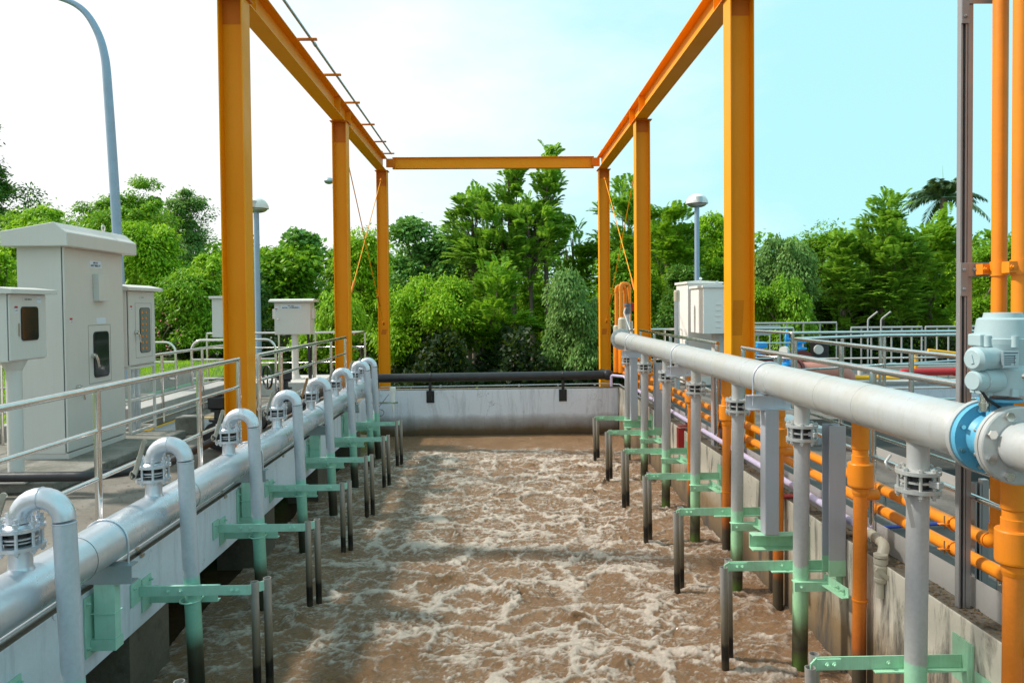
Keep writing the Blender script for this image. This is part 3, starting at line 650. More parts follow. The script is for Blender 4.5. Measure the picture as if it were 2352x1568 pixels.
railing('railing', [(2.72, -1), (2.72, 8.17)], ZR, [(2.72, y) for y in (1.8, 3.55, 5.31, 7.1, 8.15)], 'polished steel railing along the right wall, between camera and near column')
railing('railing', [(2.72, 9.1), (2.72, 14.1)], ZR, [(2.72, y) for y in (9.12, 10.6, 11.6, 12.8, 14.05)], 'polished steel railing along the right wall, beyond the near right column')
railing('railing', [(2.72, 15.2), (2.9, 15.9), (6.4, 15.9)], [1.18, 0.86, 0.53], [(2.9, 15.9), (3.6, 15.9), (4.6, 15.9), (5.5, 15.9), (6.4, 15.9)], 'steel railing across the end of the right walkway')
railing('railing', [(4.08, -1), (4.06, 10.04), (5.7, 10.8), (12, 10.85)], [1.23, 0.80, 0.28], [(4.07, y) for y in (1.2, 2.7, 4.2, 5.7, 7.2, 8.7, 10.04)]+[(5.7, 10.8), (7.2, 10.8), (8.7, 10.8), (10.2, 10.8), (4.9, 10.43)], 'polished steel railing on the far side of the right walkway, turning right')
railing('railing', [(4.57, 13.1), (4.84, 12.07), (13, 12.1)], [1.23, 0.80, 0.30], [(4.57, 13.1), (4.84, 12.07), (6.3, 12.07), (7.8, 12.07), (9.3, 12.07), (10.8, 12.07)], 'steel railing round the corner of the second tank')
single('toe_plate', MB().box(2.735, 2.741, -1, 8.4, -0.048, 0.125), 'plate', 'stainless kick plate at the foot of the near right railing', 'kick plate')
single('toe_plate', MB().box(2.735, 2.741, 9.1, 14.1, -0.048, 0.125), 'plate', 'stainless kick plate at the foot of the right railing beyond the near column', 'kick plate')
single('toe_plate', MB().box(4.10, 4.106, -1, 10.0, 0.002, 0.15), 'plate', 'stainless kick plate along the far side of the right walkway', 'kick plate')
# ================================================================== RIGHT HEADER
HX, HZ, HR = 2.30, 1.08, 0.1345
RD = [4.0]+[4.05+1.5*k for k in range(1, 7)]
T = Thing('header_pipe', 'thick pale silver header pipe carried high along the right wall', 'pipe', (HX, 8, HZ))
T.part('main_pipe', MB().rings([MB().ring((HX, y, HZ), (0, 1, 0), r, 48) for y, r in ((13.75, HR), (3.97, HR), (3.65, HR), (3.59, HR-0.004), (3.53, HR-0.016), (3.48, HR-0.032))]), 'silver_light')
T.part('end_flange', MB().lathe((HX, 13.72, HZ), (0, 1, 0), [(0.195, 0), (0.195, 0.028), (0.15, 0.03)], 40), 'silver_light')
mb = MB()
for k in range(12):
    a = 2*math.pi*(k+0.5)/12; hexbolt(mb, (HX+0.168*math.cos(a), 13.72, HZ+0.168*math.sin(a)), (0, -1, 0), 0.016, 0.014, 0.012)
T.part('bolts', mb, 'silver_light')
mb = MB()
for y in (4.5, 5.05, 6.0, 6.6, 7.5, 8.1, 9.0, 9.6, 10.5, 11.1, 12.0): mb.tube([(HX+(HR+0.0006)*math.cos(t), y, HZ+(HR+0.0006)*math.sin(t)) for t in np.linspace(0, 2*math.pi, 41)[:-1]], 0.0017, 5, closed=True)
T.part('weld_seam', mb, 'silver_light')
for k, y in enumerate(RD):
    T.part('branch', MB().lathe((HX, y, HZ-0.10), (0, 0, -1), [(0.068, 0.0), (0.064, 0.022), (0.059, 0.034), (0.057, 0.045), (0.057, 0.185)], 28, sharp=False), 'silver_light')
def drop_r(y, label):
    T = Thing('drop_pipe', label, 'pipe', (HX, y, HZ-HR), 'drop pipes under the right header')
    zu = 0.80
    T.part('upper_flange', MB().lathe((HX, y, zu-0.018), (0, 0, 1), [(0.115, 0), (0.115, 0.02), (0.07, 0.022)], 32), 'silver_light')
    T.part('lower_flange', MB().lathe((HX, y, zu-0.115), (0, 0, 1), [(0.062, -0.02), (0.115, -0.002), (0.115, 0.018), (0.08, 0.018)], 32), 'silver_light')
    vb = MB().cyl((HX, y, zu-0.1), (HX, y, zu-0.018), 0.068, 24); T.part('valve_body', vb, 'castblack')
    T.part('valve_band', MB().cyl((HX, y, zu-0.066), (HX, y, zu-0.054), 0.092, 28), 'silver_light')
    T.part('valve_stem', MB().prism([(-0.018, -0.02), (0.018, -0.02), (0.018, 0.02), (-0.018, 0.02)], (HX+0.03, y-0.07, zu-0.06), (HX+0.055, y-0.125, zu-0.06), (0, 0, 1)), 'silver_light', bevel=0.004)
    for k in range(8):
        a = 2*math.pi*(k+0.5)/8; p = V(HX+0.097*math.cos(a), y+0.097*math.sin(a), zu-0.15)
        b = MB().cyl(p, p+V(0, 0, 0.17), 0.009, 8); b.cyl(p+V(0, 0, 0.012), p+V(0, 0, 0.032), 0.0165, 6, smooth=False); b.cyl(p+V(0, 0, 0.152), p+V(0, 0, 0.166), 0.0165, 6, smooth=False)
        T.part('bolt', b, 'silver_light')
    T.part('leg', MB().cyl((HX, y, zu-0.118), (HX-0.02, y, -1.25), 0.0575, 28), 'legR')
    return T
for k, y in enumerate(RD):
    if k == 0:
        T = drop_r(y, 'silver and green drop pipe under the right header, nearest, with a lever behind its valve')
        T.part('lever', MB().tube([(HX-0.12, y+0.05, 0.79), (HX-0.145, y+0.05, 0.81), (HX-0.15, y+0.06, 0.83), (HX-0.10, y+0.1, 0.86)], 0.008, 8).prism([(-0.012, -0.004), (0.012, -0.004), (0.012, 0.004), (-0.012, 0.004)], (HX-0.09, y-0.05, 0.66), (HX-0.06, y-0.06, 0.50), (1, 0, 0)), 'silver_light')
    elif k == 1:
        T = drop_r(y, 'silver and green drop pipe under the right header, second nearest, behind the green angle clamp'); r1 = T.o
    else: copy_tree(r1, (HX, y, HZ-HR), 'silver and green drop pipe under the right header, %s from the camera' % ORD[k])
# header supports
def right_support(y, label, column=True, reach=2.49):
    T = Thing('pipe_support', label, 'pipe support', (HX, y, HZ-HR-0.1), 'right header pipe supports')
    zc = HZ-HR
    T.part('saddle', MB().prism(cprof(0.09, 0.125, 0.008), (2.11, y+0.045, zc-0.064), (reach, y+0.045, zc-0.064), (0, 0, 1), (0, -1, 0)), 'silver')
    r = HR+0.007
    ub = [V(HX-r, y, zc-0.09), V(HX-r, y, HZ)]+[V(HX-r*math.cos(t), y, HZ+r*math.sin(t)) for t in np.linspace(0.08, math.pi-0.08, 18)]+[V(HX+r, y, HZ), V(HX+r, y, zc-0.09)]
    T.part('u_bolt', MB().tube(ub, 0.0068, 8), 'silver')
    mb = MB(); hexbolt(mb, (HX+r, y, zc-0.012), (0, 0, -1), 0.014, 0.014, 0.02); hexbolt(mb, (HX-r, y, zc-0.012), (0, 0, -1), 0.014, 0.014, 0.02)
    T.part('bolts', mb, 'silver')
    if column:
        T.part('post', MB().box(HX-0.06, HX+0.06, y-0.06, y+0.06, -0.238, zc-0.128), 'post_grey', bevel=0.008)
        T.part('base_channel', MB().prism(cprof(0.10, 0.13, 0.009), (2.14, y+0.05, -0.305), (2.588, y+0.05, -0.305), (0, 0, 1), (0, -1, 0)), 'mint')
        T.part('wall_plate', MB().box(2.588, 2.598, y-0.11, y+0.11, -0.45, -0.15), 'mint')
    else:
        T.part('outer_post', MB().prism(hprof(0.12, 0.12, 0.009, 0.007), (reach-0.06, y, -0.05), (reach-0.06, y, zc-0.13), (1, 0, 0)), 'silver')
    return T.o
right_support(6.22, 'square grey post on a green channel under the right header, nearest support')
right_support(9.2, 'long grey saddle under the right header reaching over the wall, middle support', False, 2.80)
right_support(12.5, 'square grey post under the far end of the right header')
for y, lab in ((5.52, 'grey steel channel post bolted to the right wall with its foot painted green'), (11.6, 'grey steel channel post bolted to the far part of the right wall')):
    T = Thing('wall_post', lab, 'post', (2.53, y, -0.3), 'grey wall posts')
    T.part('post', MB().prism(hprof(0.125, 0.125, 0.009, 0.007), (2.53, y, -0.21), (2.53, y, 0.80), (0.0, 1, 0)), 'post_grey')
    T.part('green_foot', MB().prism(hprof(0.127, 0.127, 0.010, 0.008), (2.53, y, -0.33), (2.53, y, -0.211), (0, 1, 0)), 'mint')
# valve with actuator
VY0, VY1 = 3.425, 3.26
T = Thing('motor_valve', 'blue valve with grey green electric actuator at the right edge, on the header pipe', 'valve', (HX, 3.42, HZ))
T.part('header_flange', MB().lathe((HX, VY0+0.02, HZ), (0, 1, 0), [(0.172, 0), (0.172, 0.03), (0.10, 0.032)], 48), 'silver_light')
T.part('body', MB().lathe((HX, VY1, HZ), (0, 1, 0), [(0.160, 0), (0.160, 0.022), (0.118, 0.024), (0.105, 0.05), (0.105, 0.12), (0.118, 0.15), (0.165, 0.152), (0.165, 0.183)], 40), 'blue')
T.part('outlet_flange', MB().lathe((HX, VY1-0.056, HZ), (0, 1, 0), [(0.168, 0), (0.174, 0.004), (0.174, 0.026), (0.166, 0.027), (0.166, 0.032), (0.174, 0.033), (0.174, 0.052)], 48), 'silver_light')
T.part('outlet_pipe', MB().cyl((HX, VY1-0.056, HZ), (HX, 2.1, HZ), 0.108, 40), 'silver_light')
for k in range(8):
    a = 2*math.pi*(k+0.5)/8; cx, cz = HX+0.143*math.cos(a), HZ+0.143*math.sin(a)
    b = MB().cyl((cx, VY1-0.056, cz), (cx, VY1-0.072, cz), 0.021, 6, smooth=False); b.cyl((cx, VY1-0.05, cz), (cx, VY1+0.05, cz), 0.010, 10)
    b.cyl((cx, VY0+0.02, cz), (cx, VY0-0.0, cz), 0.020, 6, smooth=False); b.cyl((cx, VY0, cz), (cx, VY0-0.03, cz), 0.0105, 10)
    T.part('bolt', b, 'steel')
AX, AY = 2.302, 3.345
T.part('neck', MB().prism([(-0.045, -0.035), (0.045, -0.035), (0.045, 0.035), (-0.045, 0.035)], (AX, AY, 1.17), (AX, AY, 1.265), (1, 0, 0)), 'blue', bevel=0.008)
T.part('mounting_plate', MB().lathe((AX, AY, 1.262), (0, 0, 1), [(0.088, 0), (0.092, 0.004), (0.092, 0.014), (0.085, 0.016)], 32), 'blue')
hs = T.part('actuator_housing', MB().lathe((AX+0.012, AY, 1.292), (0, 0, 1), [(0.088, 0), (0.108, 0.005), (0.112, 0.04), (0.112, 0.118), (0.104, 0.128), (0.098, 0.14), (0.118, 0.235), (0.120, 0.258), (0.116, 0.262), (0.104, 0.345), (0.092, 0.352), (0.080, 0.353), (0.076, 0.375), (0.02, 0.376)], 40), 'teal', bevel=0.003)
mb = MB()
for a in (3.6, 4.5, 5.4, 2.6): 
    c = V(AX+0.012+0.117*math.cos(a), AY+0.117*math.sin(a), 1.515); mb.cyl(c, c+V(0, 0, 0.05), 0.015, 12)
    c = V(AX+0.012+0.108*math.cos(a), AY+0.108*math.sin(a), 1.30); mb.box(c.x-0.015, c.x+0.015, c.y-0.015, c.y+0.015, 1.294, 1.33)
T.part('lug', mb, 'teal', hs, 0.003)
T.part('motor_cap', MB().lathe((AX-0.06, AY-0.06, 1.462), (-1, -0.25, 0), [(0.05, 0), (0.05, 0.085), (0.055, 0.09), (0.055, 0.12), (0.042, 0.135), (0.04, 0.136)], 28), 'teal', bevel=0.003)
T.part('gear_cap', MB().lathe((AX-0.06, AY-0.06, 1.365), (-1, -0.25, 0), [(0.055, 0), (0.05, 0.08), (0.045, 0.082), (0.045, 0.125), (0.038, 0.135)], 28), 'teal', bevel=0.003)
T.part('cap_slot', MB().prism([(-0.02, -0.008), (0.02, -0.008), (0.02, 0.008), (-0.02, 0.008)], (AX-0.188, AY-0.092, 1.462), (AX-0.196, AY-0.094, 1.462), (0, 0.3, 1)), 'teal')
T.part('shoulder', MB().box(AX-0.12, AX-0.04, AY-0.04, AY+0.05, 1.515, 1.57), 'teal', bevel=0.006)
npz = T.part('nameplate', MB().box(AX-0.080, AX-0.008, AY-0.135, AY-0.12, 1.425, 1.50), 'galv', bevel=0.002)
mb = MB()
for z, w in ((1.489, 0.06), (1.476, 0.05), (1.466, 0.052), (1.457, 0.046), (1.448, 0.05), (1.439, 0.03)): mb.box(AX-0.074, AX-0.074+w, AY-0.1363, AY-0.1355, z, z+0.0038)
mb.box(AX-0.03, AX-0.029, AY-0.1363, AY-0.1355, 1.437, 1.482)
T.part('plate_print', mb, 'ink', npz)
T.part('cable_gland', MB().cyl((AX-0.11, AY-0.08, 1.425), (AX-0.11, AY-0.1, 1.455), 0.018, 10).cyl((AX-0.09, AY-0.03, 1.22), (AX-0.09, AY-0.03, 1.30), 0.021, 12).cyl((AX-0.09, AY-0.03, 1.245), (AX-0.09, AY-0.03, 1.26), 0.026, 12), 'steel')
T.part('cable', MB().tube([(AX-0.15, AY-0.09, 1.43), (AX-0.175, AY-0.09, 1.40), (AX-0.16, AY-0.08, 1.35), (AX-0.10, AY-0.06, 1.28), (AX-0.02, AY-0.08, 1.22)], 0.007, 8), 'rubber')
T.part('stop_screw', MB().lathe((AX+0.04, AY-0.1, 1.385), (0.5, -0.8, 0), [(0.022, 0), (0.016, 0.03), (0.009, 0.031), (0.009, 0.06), (0.014, 0.061), (0.014, 0.075)], 16), 'steel')
# right leg brackets
def right_bracket(y, label, clamp=True):
    T = Thing('pipe_bracket', label, 'bracket', (2.6, y, -0.3), 'green brackets on the right wall')
    T.part('wall_plate', MB().box(2.588, 2.598, y-0.03, y+0.15, -0.42, -0.17), 'mint')
    T.part('arm', MB().box(1.76, 2.587, y+0.062, y+0.069, -0.335, -0.26).box(2.08, 2.587, y+0.02, y+0.061, -0.338, -0.331), 'mint')
    T.part('tube_arm', MB().box(1.745, 1.90, y+0.052, y+0.0615, -0.325, -0.268).prism([(-0.035, -0.004), (0.035, -0.004), (0.035, 0.004), (-0.035, 0.004)], (1.76, y+0.055, -0.295), (1.70, y-0.01, -0.295), (0, 0, 1)), 'mint')
    if clamp:
        T.part('front_angle', MB().box(2.21, 2.50, y-0.085, y-0.078, -0.445, -0.375).box(2.21, 2.50, y-0.0775, y-0.02, -0.382, -0.375), 'mint')
        T.part('diagonal_angle', MB().prism([(-0.035, 0), (0.035, 0), (0.035, 0.006), (-0.029, 0.006), (-0.029, 0.055), (-0.035, 0.055)], (2.46, y-0.02, -0.365), (2.50, y-0.34, -0.365), (0, 0, 1)), 'mint')
    mb = MB()
    for xx in (1.82, 1.86, 2.17): hexbolt(mb, (xx, y+0.0515 if xx < 2 else y+0.0615, -0.297), (0, -1, 0), 0.014, 0.01, 0.012)
    if clamp: hexbolt(mb, (2.26, y-0.086, -0.41), (0, -1, 0), 0.013, 0.01, 0.012); hexbolt(mb, (2.475, y-0.22, -0.36), (-1, 0, 0), 0.013, 0.01, 0.02); hexbolt(mb, (2.48, y-0.29, -0.36), (-1, 0, 0), 0.013, 0.01, 0.02)
    T.part('bolts', mb, 'mint')
    T.part('guide_tube', MB().pipe((1.705, y-0.03, -1.25), (1.69, y-0.03, -0.27), 0.029, 0.004), 'tube')
    T.part('guide_tube', MB().pipe((1.775, y+0.095, -1.25), (1.765, y+0.095, -0.255), 0.029, 0.004), 'tube')
    return T.o
rb = right_bracket(RD[1], 'mint green bracket on the right wall with angle clamp reaching the orange pipe, second nearest')
right_bracket(RD[0], 'mint green bracket in the bottom right corner, with twin tube mouths beside it', False)
for k in range(2, 7): copy_tree(rb, (2.6, RD[k], -0.3), 'mint green bracket with two guide tubes on the right wall, %s from the camera' % ORD[k])
T = Thing('wall_bracket', 'mint green channel stub bolted low on the right wall at the picture corner', 'bracket', (2.6, 3.7, -0.45))
T.part('wall_plate', MB().box(2.588, 2.598, 3.55, 3.95, -0.60, -0.30), 'mint')
T.part('stub', MB().prism(cprof(0.08, 0.12, 0.008), (2.36, 3.80, -0.42), (2.587, 3.80, -0.42), (0, 0, 1), (0, -1, 0)), 'mint')

# ================================================================== ORANGE PIPES
OD = [3.575, 5.12, 6.63, 8.15, 9.66, 11.16, 12.65]
OZ = [0.20, 0.355, 0.53, 0.66]
for k, y in enumerate(OD):
    T = Thing('orange_drop_pipe', 'orange drop pipe with socket coupling beside the right wall, %s from the camera' % ORD[k], 'pipe', (2.535, y, 0), 'orange drop pipes into the tank')
    x = 2.535
    T.part('pipe', MB().cyl((x, y, 0.42), (x-0.01, y, -1.25), 0.046, 24), 'orange_drop')
    T.part('coupling', MB().lathe((x, y, 0.39), (0, 0, 1), [(0.05, -0.02), (0.056, 0.0), (0.056, 0.03), (0.082, 0.045), (0.084, 0.055), (0.084, 0.20), (0.080, 0.207), (0.058, 0.208), (0.058, 0.26), (0.052, 0.262), (0.052, 0.30), (0.060, 0.31), (0.060, 0.335)], 28), 'orange_pipe')
    T.part('riser', MB().cyl((x, y, 0.72), (x, y, 0.90 if k in (0, 1, 3) else 0.80), 0.058, 24), 'orange_pipe')
    T.part('side_branch', MB().cyl((x, y, 0.30+0.07), (2.66, y+0.01, 0.30+0.07), 0.040, 16), 'orange_pipe')
    T.part('band', MB().cyl((x-0.003, y, -0.375), (x-0.003, y, -0.365), 0.053, 20), 'orange_pipe')
def opipe(name, pts, r, label, fr=0.07, mat='orange_pipe', sock=True, group='orange service pipes on the right'):
    T = Thing(name, label, 'pipe', pts[0], group)
    T.part('pipe', MB().tube(fillet(pts, fr, 8), r, 18), mat)
    if sock:
        for i in range(1, len(pts)-1):
            b = V(pts[i])
            for q in (V(pts[i-1]), V(pts[i+1])):
                d = (q-b).normalized(); T.part('socket', MB().cyl(b+d*fr, b+d*(fr+0.045), r*1.16, 18), mat)
    return T
opipe('orange_pipe', [(2.80, 16.4, OZ[1]), (2.80, 4.08, OZ[1]), (2.80, 4.08, 5.5)], 0.039, 'orange pipe that runs along the right wall then turns up at the right edge')
opipe('orange_pipe', [(2.80, 16.4, OZ[0]), (2.80, 3.85, OZ[0]), (2.56, 3.62, OZ[0]+0.10)], 0.039, 'lower orange pipe along the right wall, joining the nearest orange drop pipe')
opipe('orange_pipe', [(2.80, 16.4, OZ[2]), (2.80, 12.6, OZ[2]), (2.55, 12.6, OZ[2])], 0.036, 'third orange pipe of the far stack, beside the right header end')
opipe('orange_pipe', [(2.80, 16.4, OZ[3]), (2.80, 13.1, OZ[3]), (2.55, 13.1, OZ[3])], 0.036, 'topmost orange pipe of the far stack, beside the right header end')
opipe('orange_pipe', [(2.79, 3.90, 0.5), (2.79, 3.90, 5.5)], 0.041, 'upright orange pipe at the very right edge, behind the actuator', sock=False)
for y in (6.4, 8.9, 11.4):
    for z in OZ[:2]:
        pass
# strut frame holding the upright pipes
def strut(mb, p0, p1, a, w=0.041, t=0.0028):
    h = w/2; pr = [(-h, -h), (h, -h), (h, h), (0.008, h), (0.008, h-t), (h-t, h-t), (h-t, -h+t), (-h+t, -h+t), (-h+t, h-t), (-0.008, h-t), (-0.008, h), (-h, h)]
    return mb.prism(pr, p0, p1, a)
T = Thing('strut_frame', 'tall stainless strut post with cross arms holding the upright orange pipes', 'frame', (2.70, 4.20, -0.05), 'strut frames')
mb = MB(); strut(mb, (2.662, 4.20, -0.048), (2.662, 4.20, 3.52), (-1, 0, 0), 0.036); T.part('post', mb, 'strut')
mb = MB(); mb.box(2.684, 2.712, 4.18, 4.22, -0.048, 4.2); T.part('rear_post', mb, 'strut')
for z in (1.90, 3.44):
    mb = MB(); strut(mb, (2.862, 4.17, z), (2.862, 3.3, z), (1, 0, 0)); T.part('cross_arm', mb, 'strut')
    mb = MB(); mb.box(2.64, 2.684, 4.170, 4.176, z-0.15, z+0.04).box(2.684, 2.88, 4.170, 4.176, z-0.04, z+0.04); p = T.part('gusset_plate', mb, 'strut', bevel=0.002)
    mb = MB()
    for q in ((2.662, z-0.11), (2.662, z+0.0), (2.72, z)): hexbolt(mb, (q[0], 4.17, q[1]), (0, -1, 0), 0.012, 0.008, 0.008)
    T.part('bolts', mb, 'strut', p)
T.part('pipe_clamp', MB().cyl((2.80, 4.08, 1.86), (2.80, 4.08, 1.94), 0.046, 20).cyl((2.79, 3.90, 1.86), (2.79, 3.90, 1.94), 0.048, 20).box(2.72, 2.77, 4.10, 4.16, 1.87, 1.93).box(2.71, 2.76, 3.87, 3.93, 1.87, 1.93), 'orange_pipe')
mb = MB(); hexbolt(mb, (2.735, 4.10, 1.9), (0, -1, 0), 0.014, 0.01, 0.01); hexbolt(mb, (2.725, 3.87, 1.9), (0, -1, 0), 0.014, 0.01, 0.01)
T.part('clamp_bolts', mb, 'orange_pipe')
T = Thing('strut_frame', 'short twin strut stand with orange clamps holding the two low orange pipes', 'frame', (2.74, 4.45, -0.05), 'strut frames')
mb = MB(); strut(mb, (2.90, 4.42, -0.048), (2.90, 4.42, 0.62), (-1, 0, 0)); mb.box(2.925, 2.965, 4.40, 4.44, -0.048, 0.64); T.part('post', mb, 'strut')
for z in OZ[:2]:
    T.part('clamp', MB().tube([(2.80+0.042*math.cos(t), 4.47, z+0.042*math.sin(t)) for t in np.linspace(0, 2*math.pi, 25)[:-1]], 0.006, 6, closed=True).box(2.835, 2.90, 4.455, 4.485, z+0.02, z+0.026).box(2.70, 2.765, 4.455, 4.485, z-0.003, z+0.003), 'orange_pipe')
    T.part('threaded_rod', MB().cyl((2.735, 4.47, z-0.03), (2.735, 4.47, z+0.05), 0.005, 8), 'rust')
T = Thing('steel_post', 'stout grey steel post standing behind the strut frame on the right wall', 'post', (2.82, 4.12, -0.05))
T.part('shaft', MB().cyl((2.81, 4.05, -0.048), (2.81, 4.05, 0.16), 0.030, 16), 'steel')
# lilac pipe with ball valve
T = Thing('lilac_pipe', 'lilac pipe along the right wall ending in a beige elbow', 'pipe', (2.67, 10, 0.06))
T.part('pipe', MB().tube(fillet([(2.44, 15.9, -0.04), (2.44, 15.9, 0.20), (2.67, 15.6, 0.20), (2.67, 14.5, 0.08), (2.67, 5.20, 0.06)], 0.05, 6), 0.029, 16), 'purple')
T.part('coupling', MB().cyl((2.67, 8.1, 0.066), (2.67, 8.2, 0.067), 0.036, 16), 'purple')
ep = fillet([(2.67, 5.46, 0.06), (2.66, 5.16, 0.06), (2.50, 5.14, 0.05), (2.50, 5.14, -0.13)], 0.075, 8)
ep = fillet([(2.67, 5.24, 0.06), (2.635, 4.98, 0.06), (2.58, 4.93, -0.03)], 0.07, 8)
T.part('elbow', MB().tube(ep, 0.036, 16), 'beige')
T = Thing('ball_valve', 'beige ball valve hanging below the elbow of the lilac pipe', 'valve', (2.58, 4.93, 0.0))
c = V(2.578, 4.925, 0); ZV = 0.15
T.part('union_nut', MB().lathe((c.x, c.y, ZV-0.155), (0, 0, 1), [(0.044, 0), (0.048, 0.004), (0.048, 0.022), (0.040, 0.026)], 8), 'beige')
T.part('body', MB().lathe((c.x, c.y, ZV-0.325), (0, 0, 1), [(0.038, 0), (0.044, 0.01), (0.044, 0.03), (0.038, 0.035), (0.044, 0.07), (0.044, 0.11), (0.038, 0.12), (0.046, 0.13), (0.046, 0.165)], 20), 'beige')
T.part('lever', MB().prism([(-0.016, -0.006), (0.016, -0.006), (0.016, 0.006), (-0.016, 0.006)], (c.x-0.055, c.y-0.05, ZV-0.215), (c.x+0.02, c.y-0.06, ZV-0.28), (0, 0, 1)), 'beige', bevel=0.002)
T.part('tail_pipe', MB().cyl((c.x, c.y, ZV-0.32), (c.x-0.004, c.y, ZV-0.43), 0.025, 16), 'beige')
# red hooks
for k, (y, z0, z1, x0) in enumerate(((10.3, -0.33, -0.02, 2.52), (6.62, -0.13, -0.07, 2.47))):
    T = Thing('red_bracket', ('tall red metal bracket hooked on the right wall, beyond the orange pipes', 'small red metal clip on the right wall behind the square grey post')[k], 'bracket', (2.58, y, z1), 'red wall brackets')
    T.part('hook', MB().box(x0, x0+0.012, y, y+0.10, z0, z1).box(x0, 2.86, y, y+0.10, z1+0.022, z1+0.034).box(x0, x0+0.10, y-0.004, y+0.0, z0, z1), 'red')
# small hose valve on right deck
T = Thing('hose_tap', 'blue hose line with small green handwheel lying on the right deck', 'tap', (3.1, 5.6, 0))
T.part('pipe', MB().tube([(2.75, 5.45, 0.03), (3.3, 5.52, 0.035), (4.0, 5.6, 0.03)], 0.014, 10), paint('blue_hose', (0.06, 0.08, 0.42), 0.4))
T.part('stem', MB().cyl((3.15, 5.95, 0.0), (3.15, 5.95, 0.16), 0.012, 10), 'steel')
T.part('handwheel', MB().tube([(3.15+0.05*math.cos(t), 5.95+0.05*math.sin(t), 0.165) for t in np.linspace(0, 2*math.pi, 21)[:-1]], 0.01, 8, closed=True).box(3.10, 3.20, 5.945, 5.955, 0.16, 0.17), paint('green_wheel', (0.02, 0.16, 0.09), 0.4))

# ================================================================== FAR END WALL FITTINGS
T = Thing('black_pipe', 'big black pipe crossing above the far tank wall and running back along the left deck', 'pipe', (0, 16.1, 0.13))
T.part('pipe', MB().tube(fillet([(-3.35, 8.9, 0.12), (-3.33, 15.75, 0.15), (-2.7, 16.12, 0.17), (2.38, 16.12, 0.19), (2.42, 17.2, 0.14)], 0.16, 10), 0.095, 28), 'black')
T.part('elbow', MB().sphere((2.40, 16.12, 0.19), 0.125, 20, 12, (1, 1, 0.95), -1), 'black')
mb = MB(); mb.cyl((-3.345, 10.4, 0.12), (-3.345, 10.46, 0.12), 0.106, 24); mb.cyl((-3.34, 12.6, 0.12), (-3.34, 12.66, 0.12), 0.106, 24)
T.part('coupling', mb, 'castblack')
for k, x in enumerate((-1.47, 1.40)):
    T = Thing('pipe_hanger', 'black clamp on a wall plate holding the big black pipe, %s one' % ('left', 'right')[k], 'pipe hanger', (x, 15.98, -0.3), 'black pipe hangers')
    T.part('plate', MB().box(x-0.085, x+0.085, 15.985, 15.998, -0.36, -0.10), 'castblack', bevel=0.004)
    T.part('upright_bar', MB().box(x-0.03, x+0.03, 15.93, 15.984, -0.30, 0.08).box(x-0.045, x+0.045, 15.91, 15.929, -0.2, -0.1), 'castblack')
    T.part('strap', MB().tube([(x, 16.12+0.105*math.cos(t), 0.18+0.105*math.sin(t)) for t in np.linspace(0, 2*math.pi, 25)[:-1]], 0.011, 6, closed=True), 'castblack')
T = Thing('conduit', 'thin galvanised conduit laid along the top of the far tank wall', 'conduit', (0, 16.05, 0))
T.part('pipe', MB().tube([(-2.55, 16.05, -0.018), (0, 16.05, -0.006), (2.35, 16.05, 0.008), (2.62, 15.9, 0.0), (2.66, 14.6, -0.02), (2.66, 13.5, -0.02)], 0.016, 10), 'galv')
for x in (-1.25, 0.45, 1.3, 2.1): T.part('clip', MB().box(x-0.02, x+0.02, 16.02, 16.08, -0.03, 0.02), 'galv')
# level sensor etc. near the end of the left header
T = Thing('level_sensor', 'white capped level sensor on a cantilever bar at the far left tank corner', 'sensor', (-2.05, 14.6, -0.1))
T.part('arm', MB().box(-2.62, -1.98, 14.58, 14.63, -0.185, -0.155), 'steel')
T.part('body', MB().cyl((-2.08, 14.6, -0.155), (-2.08, 14.6, 0.06), 0.045, 20), 'white')
T.part('cap', MB().lathe((-2.08, 14.6, 0.055), (0, 0, 1), [(0.058, 0), (0.058, 0.075), (0.05, 0.085)], 20), 'white')
T.part('cone', MB().cyl((-2.08, 14.6, -0.186), (-2.07, 14.6, -0.46), 0.032, 14, 0.008), 'white')
cb = [(-2.16, 14.6, 0.0), (-2.3, 14.59, -0.18), (-2.42, 14.58, -0.32)]+[(-2.34+0.085*math.cos(t), 14.58, -0.36+0.065*math.sin(t)) for t in np.linspace(math.pi, -math.pi+0.1, 14)]+[(-2.5, 14.59, -0.38)]
T.part('cable', MB().tube(cb, 0.0055, 6), 'rubber')
T = Thing('junction_head', 'white junction head on a pipe beside the last gooseneck', 'sensor', (-2.45, 13.95, 0))
T.part('head', MB().lathe((-2.47, 14.0, 0.40), (0, 0, 1), [(0.05, 0), (0.062, 0.01), (0.062, 0.07), (0.045, 0.10), (0.02, 0.105)], 18), 'white')
T.part('pipe', MB().tube([(-2.47, 14.0, 0.41), (-2.48, 14.0, 0.1), (-2.46, 14.0, -0.30)], 0.026, 12), 'white')
T.part('cable', MB().tube([(-2.53, 14.0, 0.5), (-2.56, 14.0, 0.56), (-2.60, 14.0, 0.62)], 0.008, 6), 'white')
T.part('side_cap', MB().lathe((-2.53, 14.0, 0.44), (-1, 0, 0), [(0.03, 0), (0.05, 0.01), (0.05, 0.05)], 14), 'white')
single('slanting_pipe', MB().cyl((-2.54, 14.2, -0.05), (-2.20, 14.3, -1.2), 0.030, 14), 'silver', 'slanting silver pipe leaning from the far left wall corner into the water', 'pipe')
single('wall_clamp', MB().cyl((-2.72, 13.05, -0.10), (-2.46, 13.1, -0.10), 0.045, 14).box(-2.60, -2.56, 13.06, 13.12, -0.5, -0.1), 'galv', 'short grey clamp stub on the left wall near the far goosenecks', 'clamp')

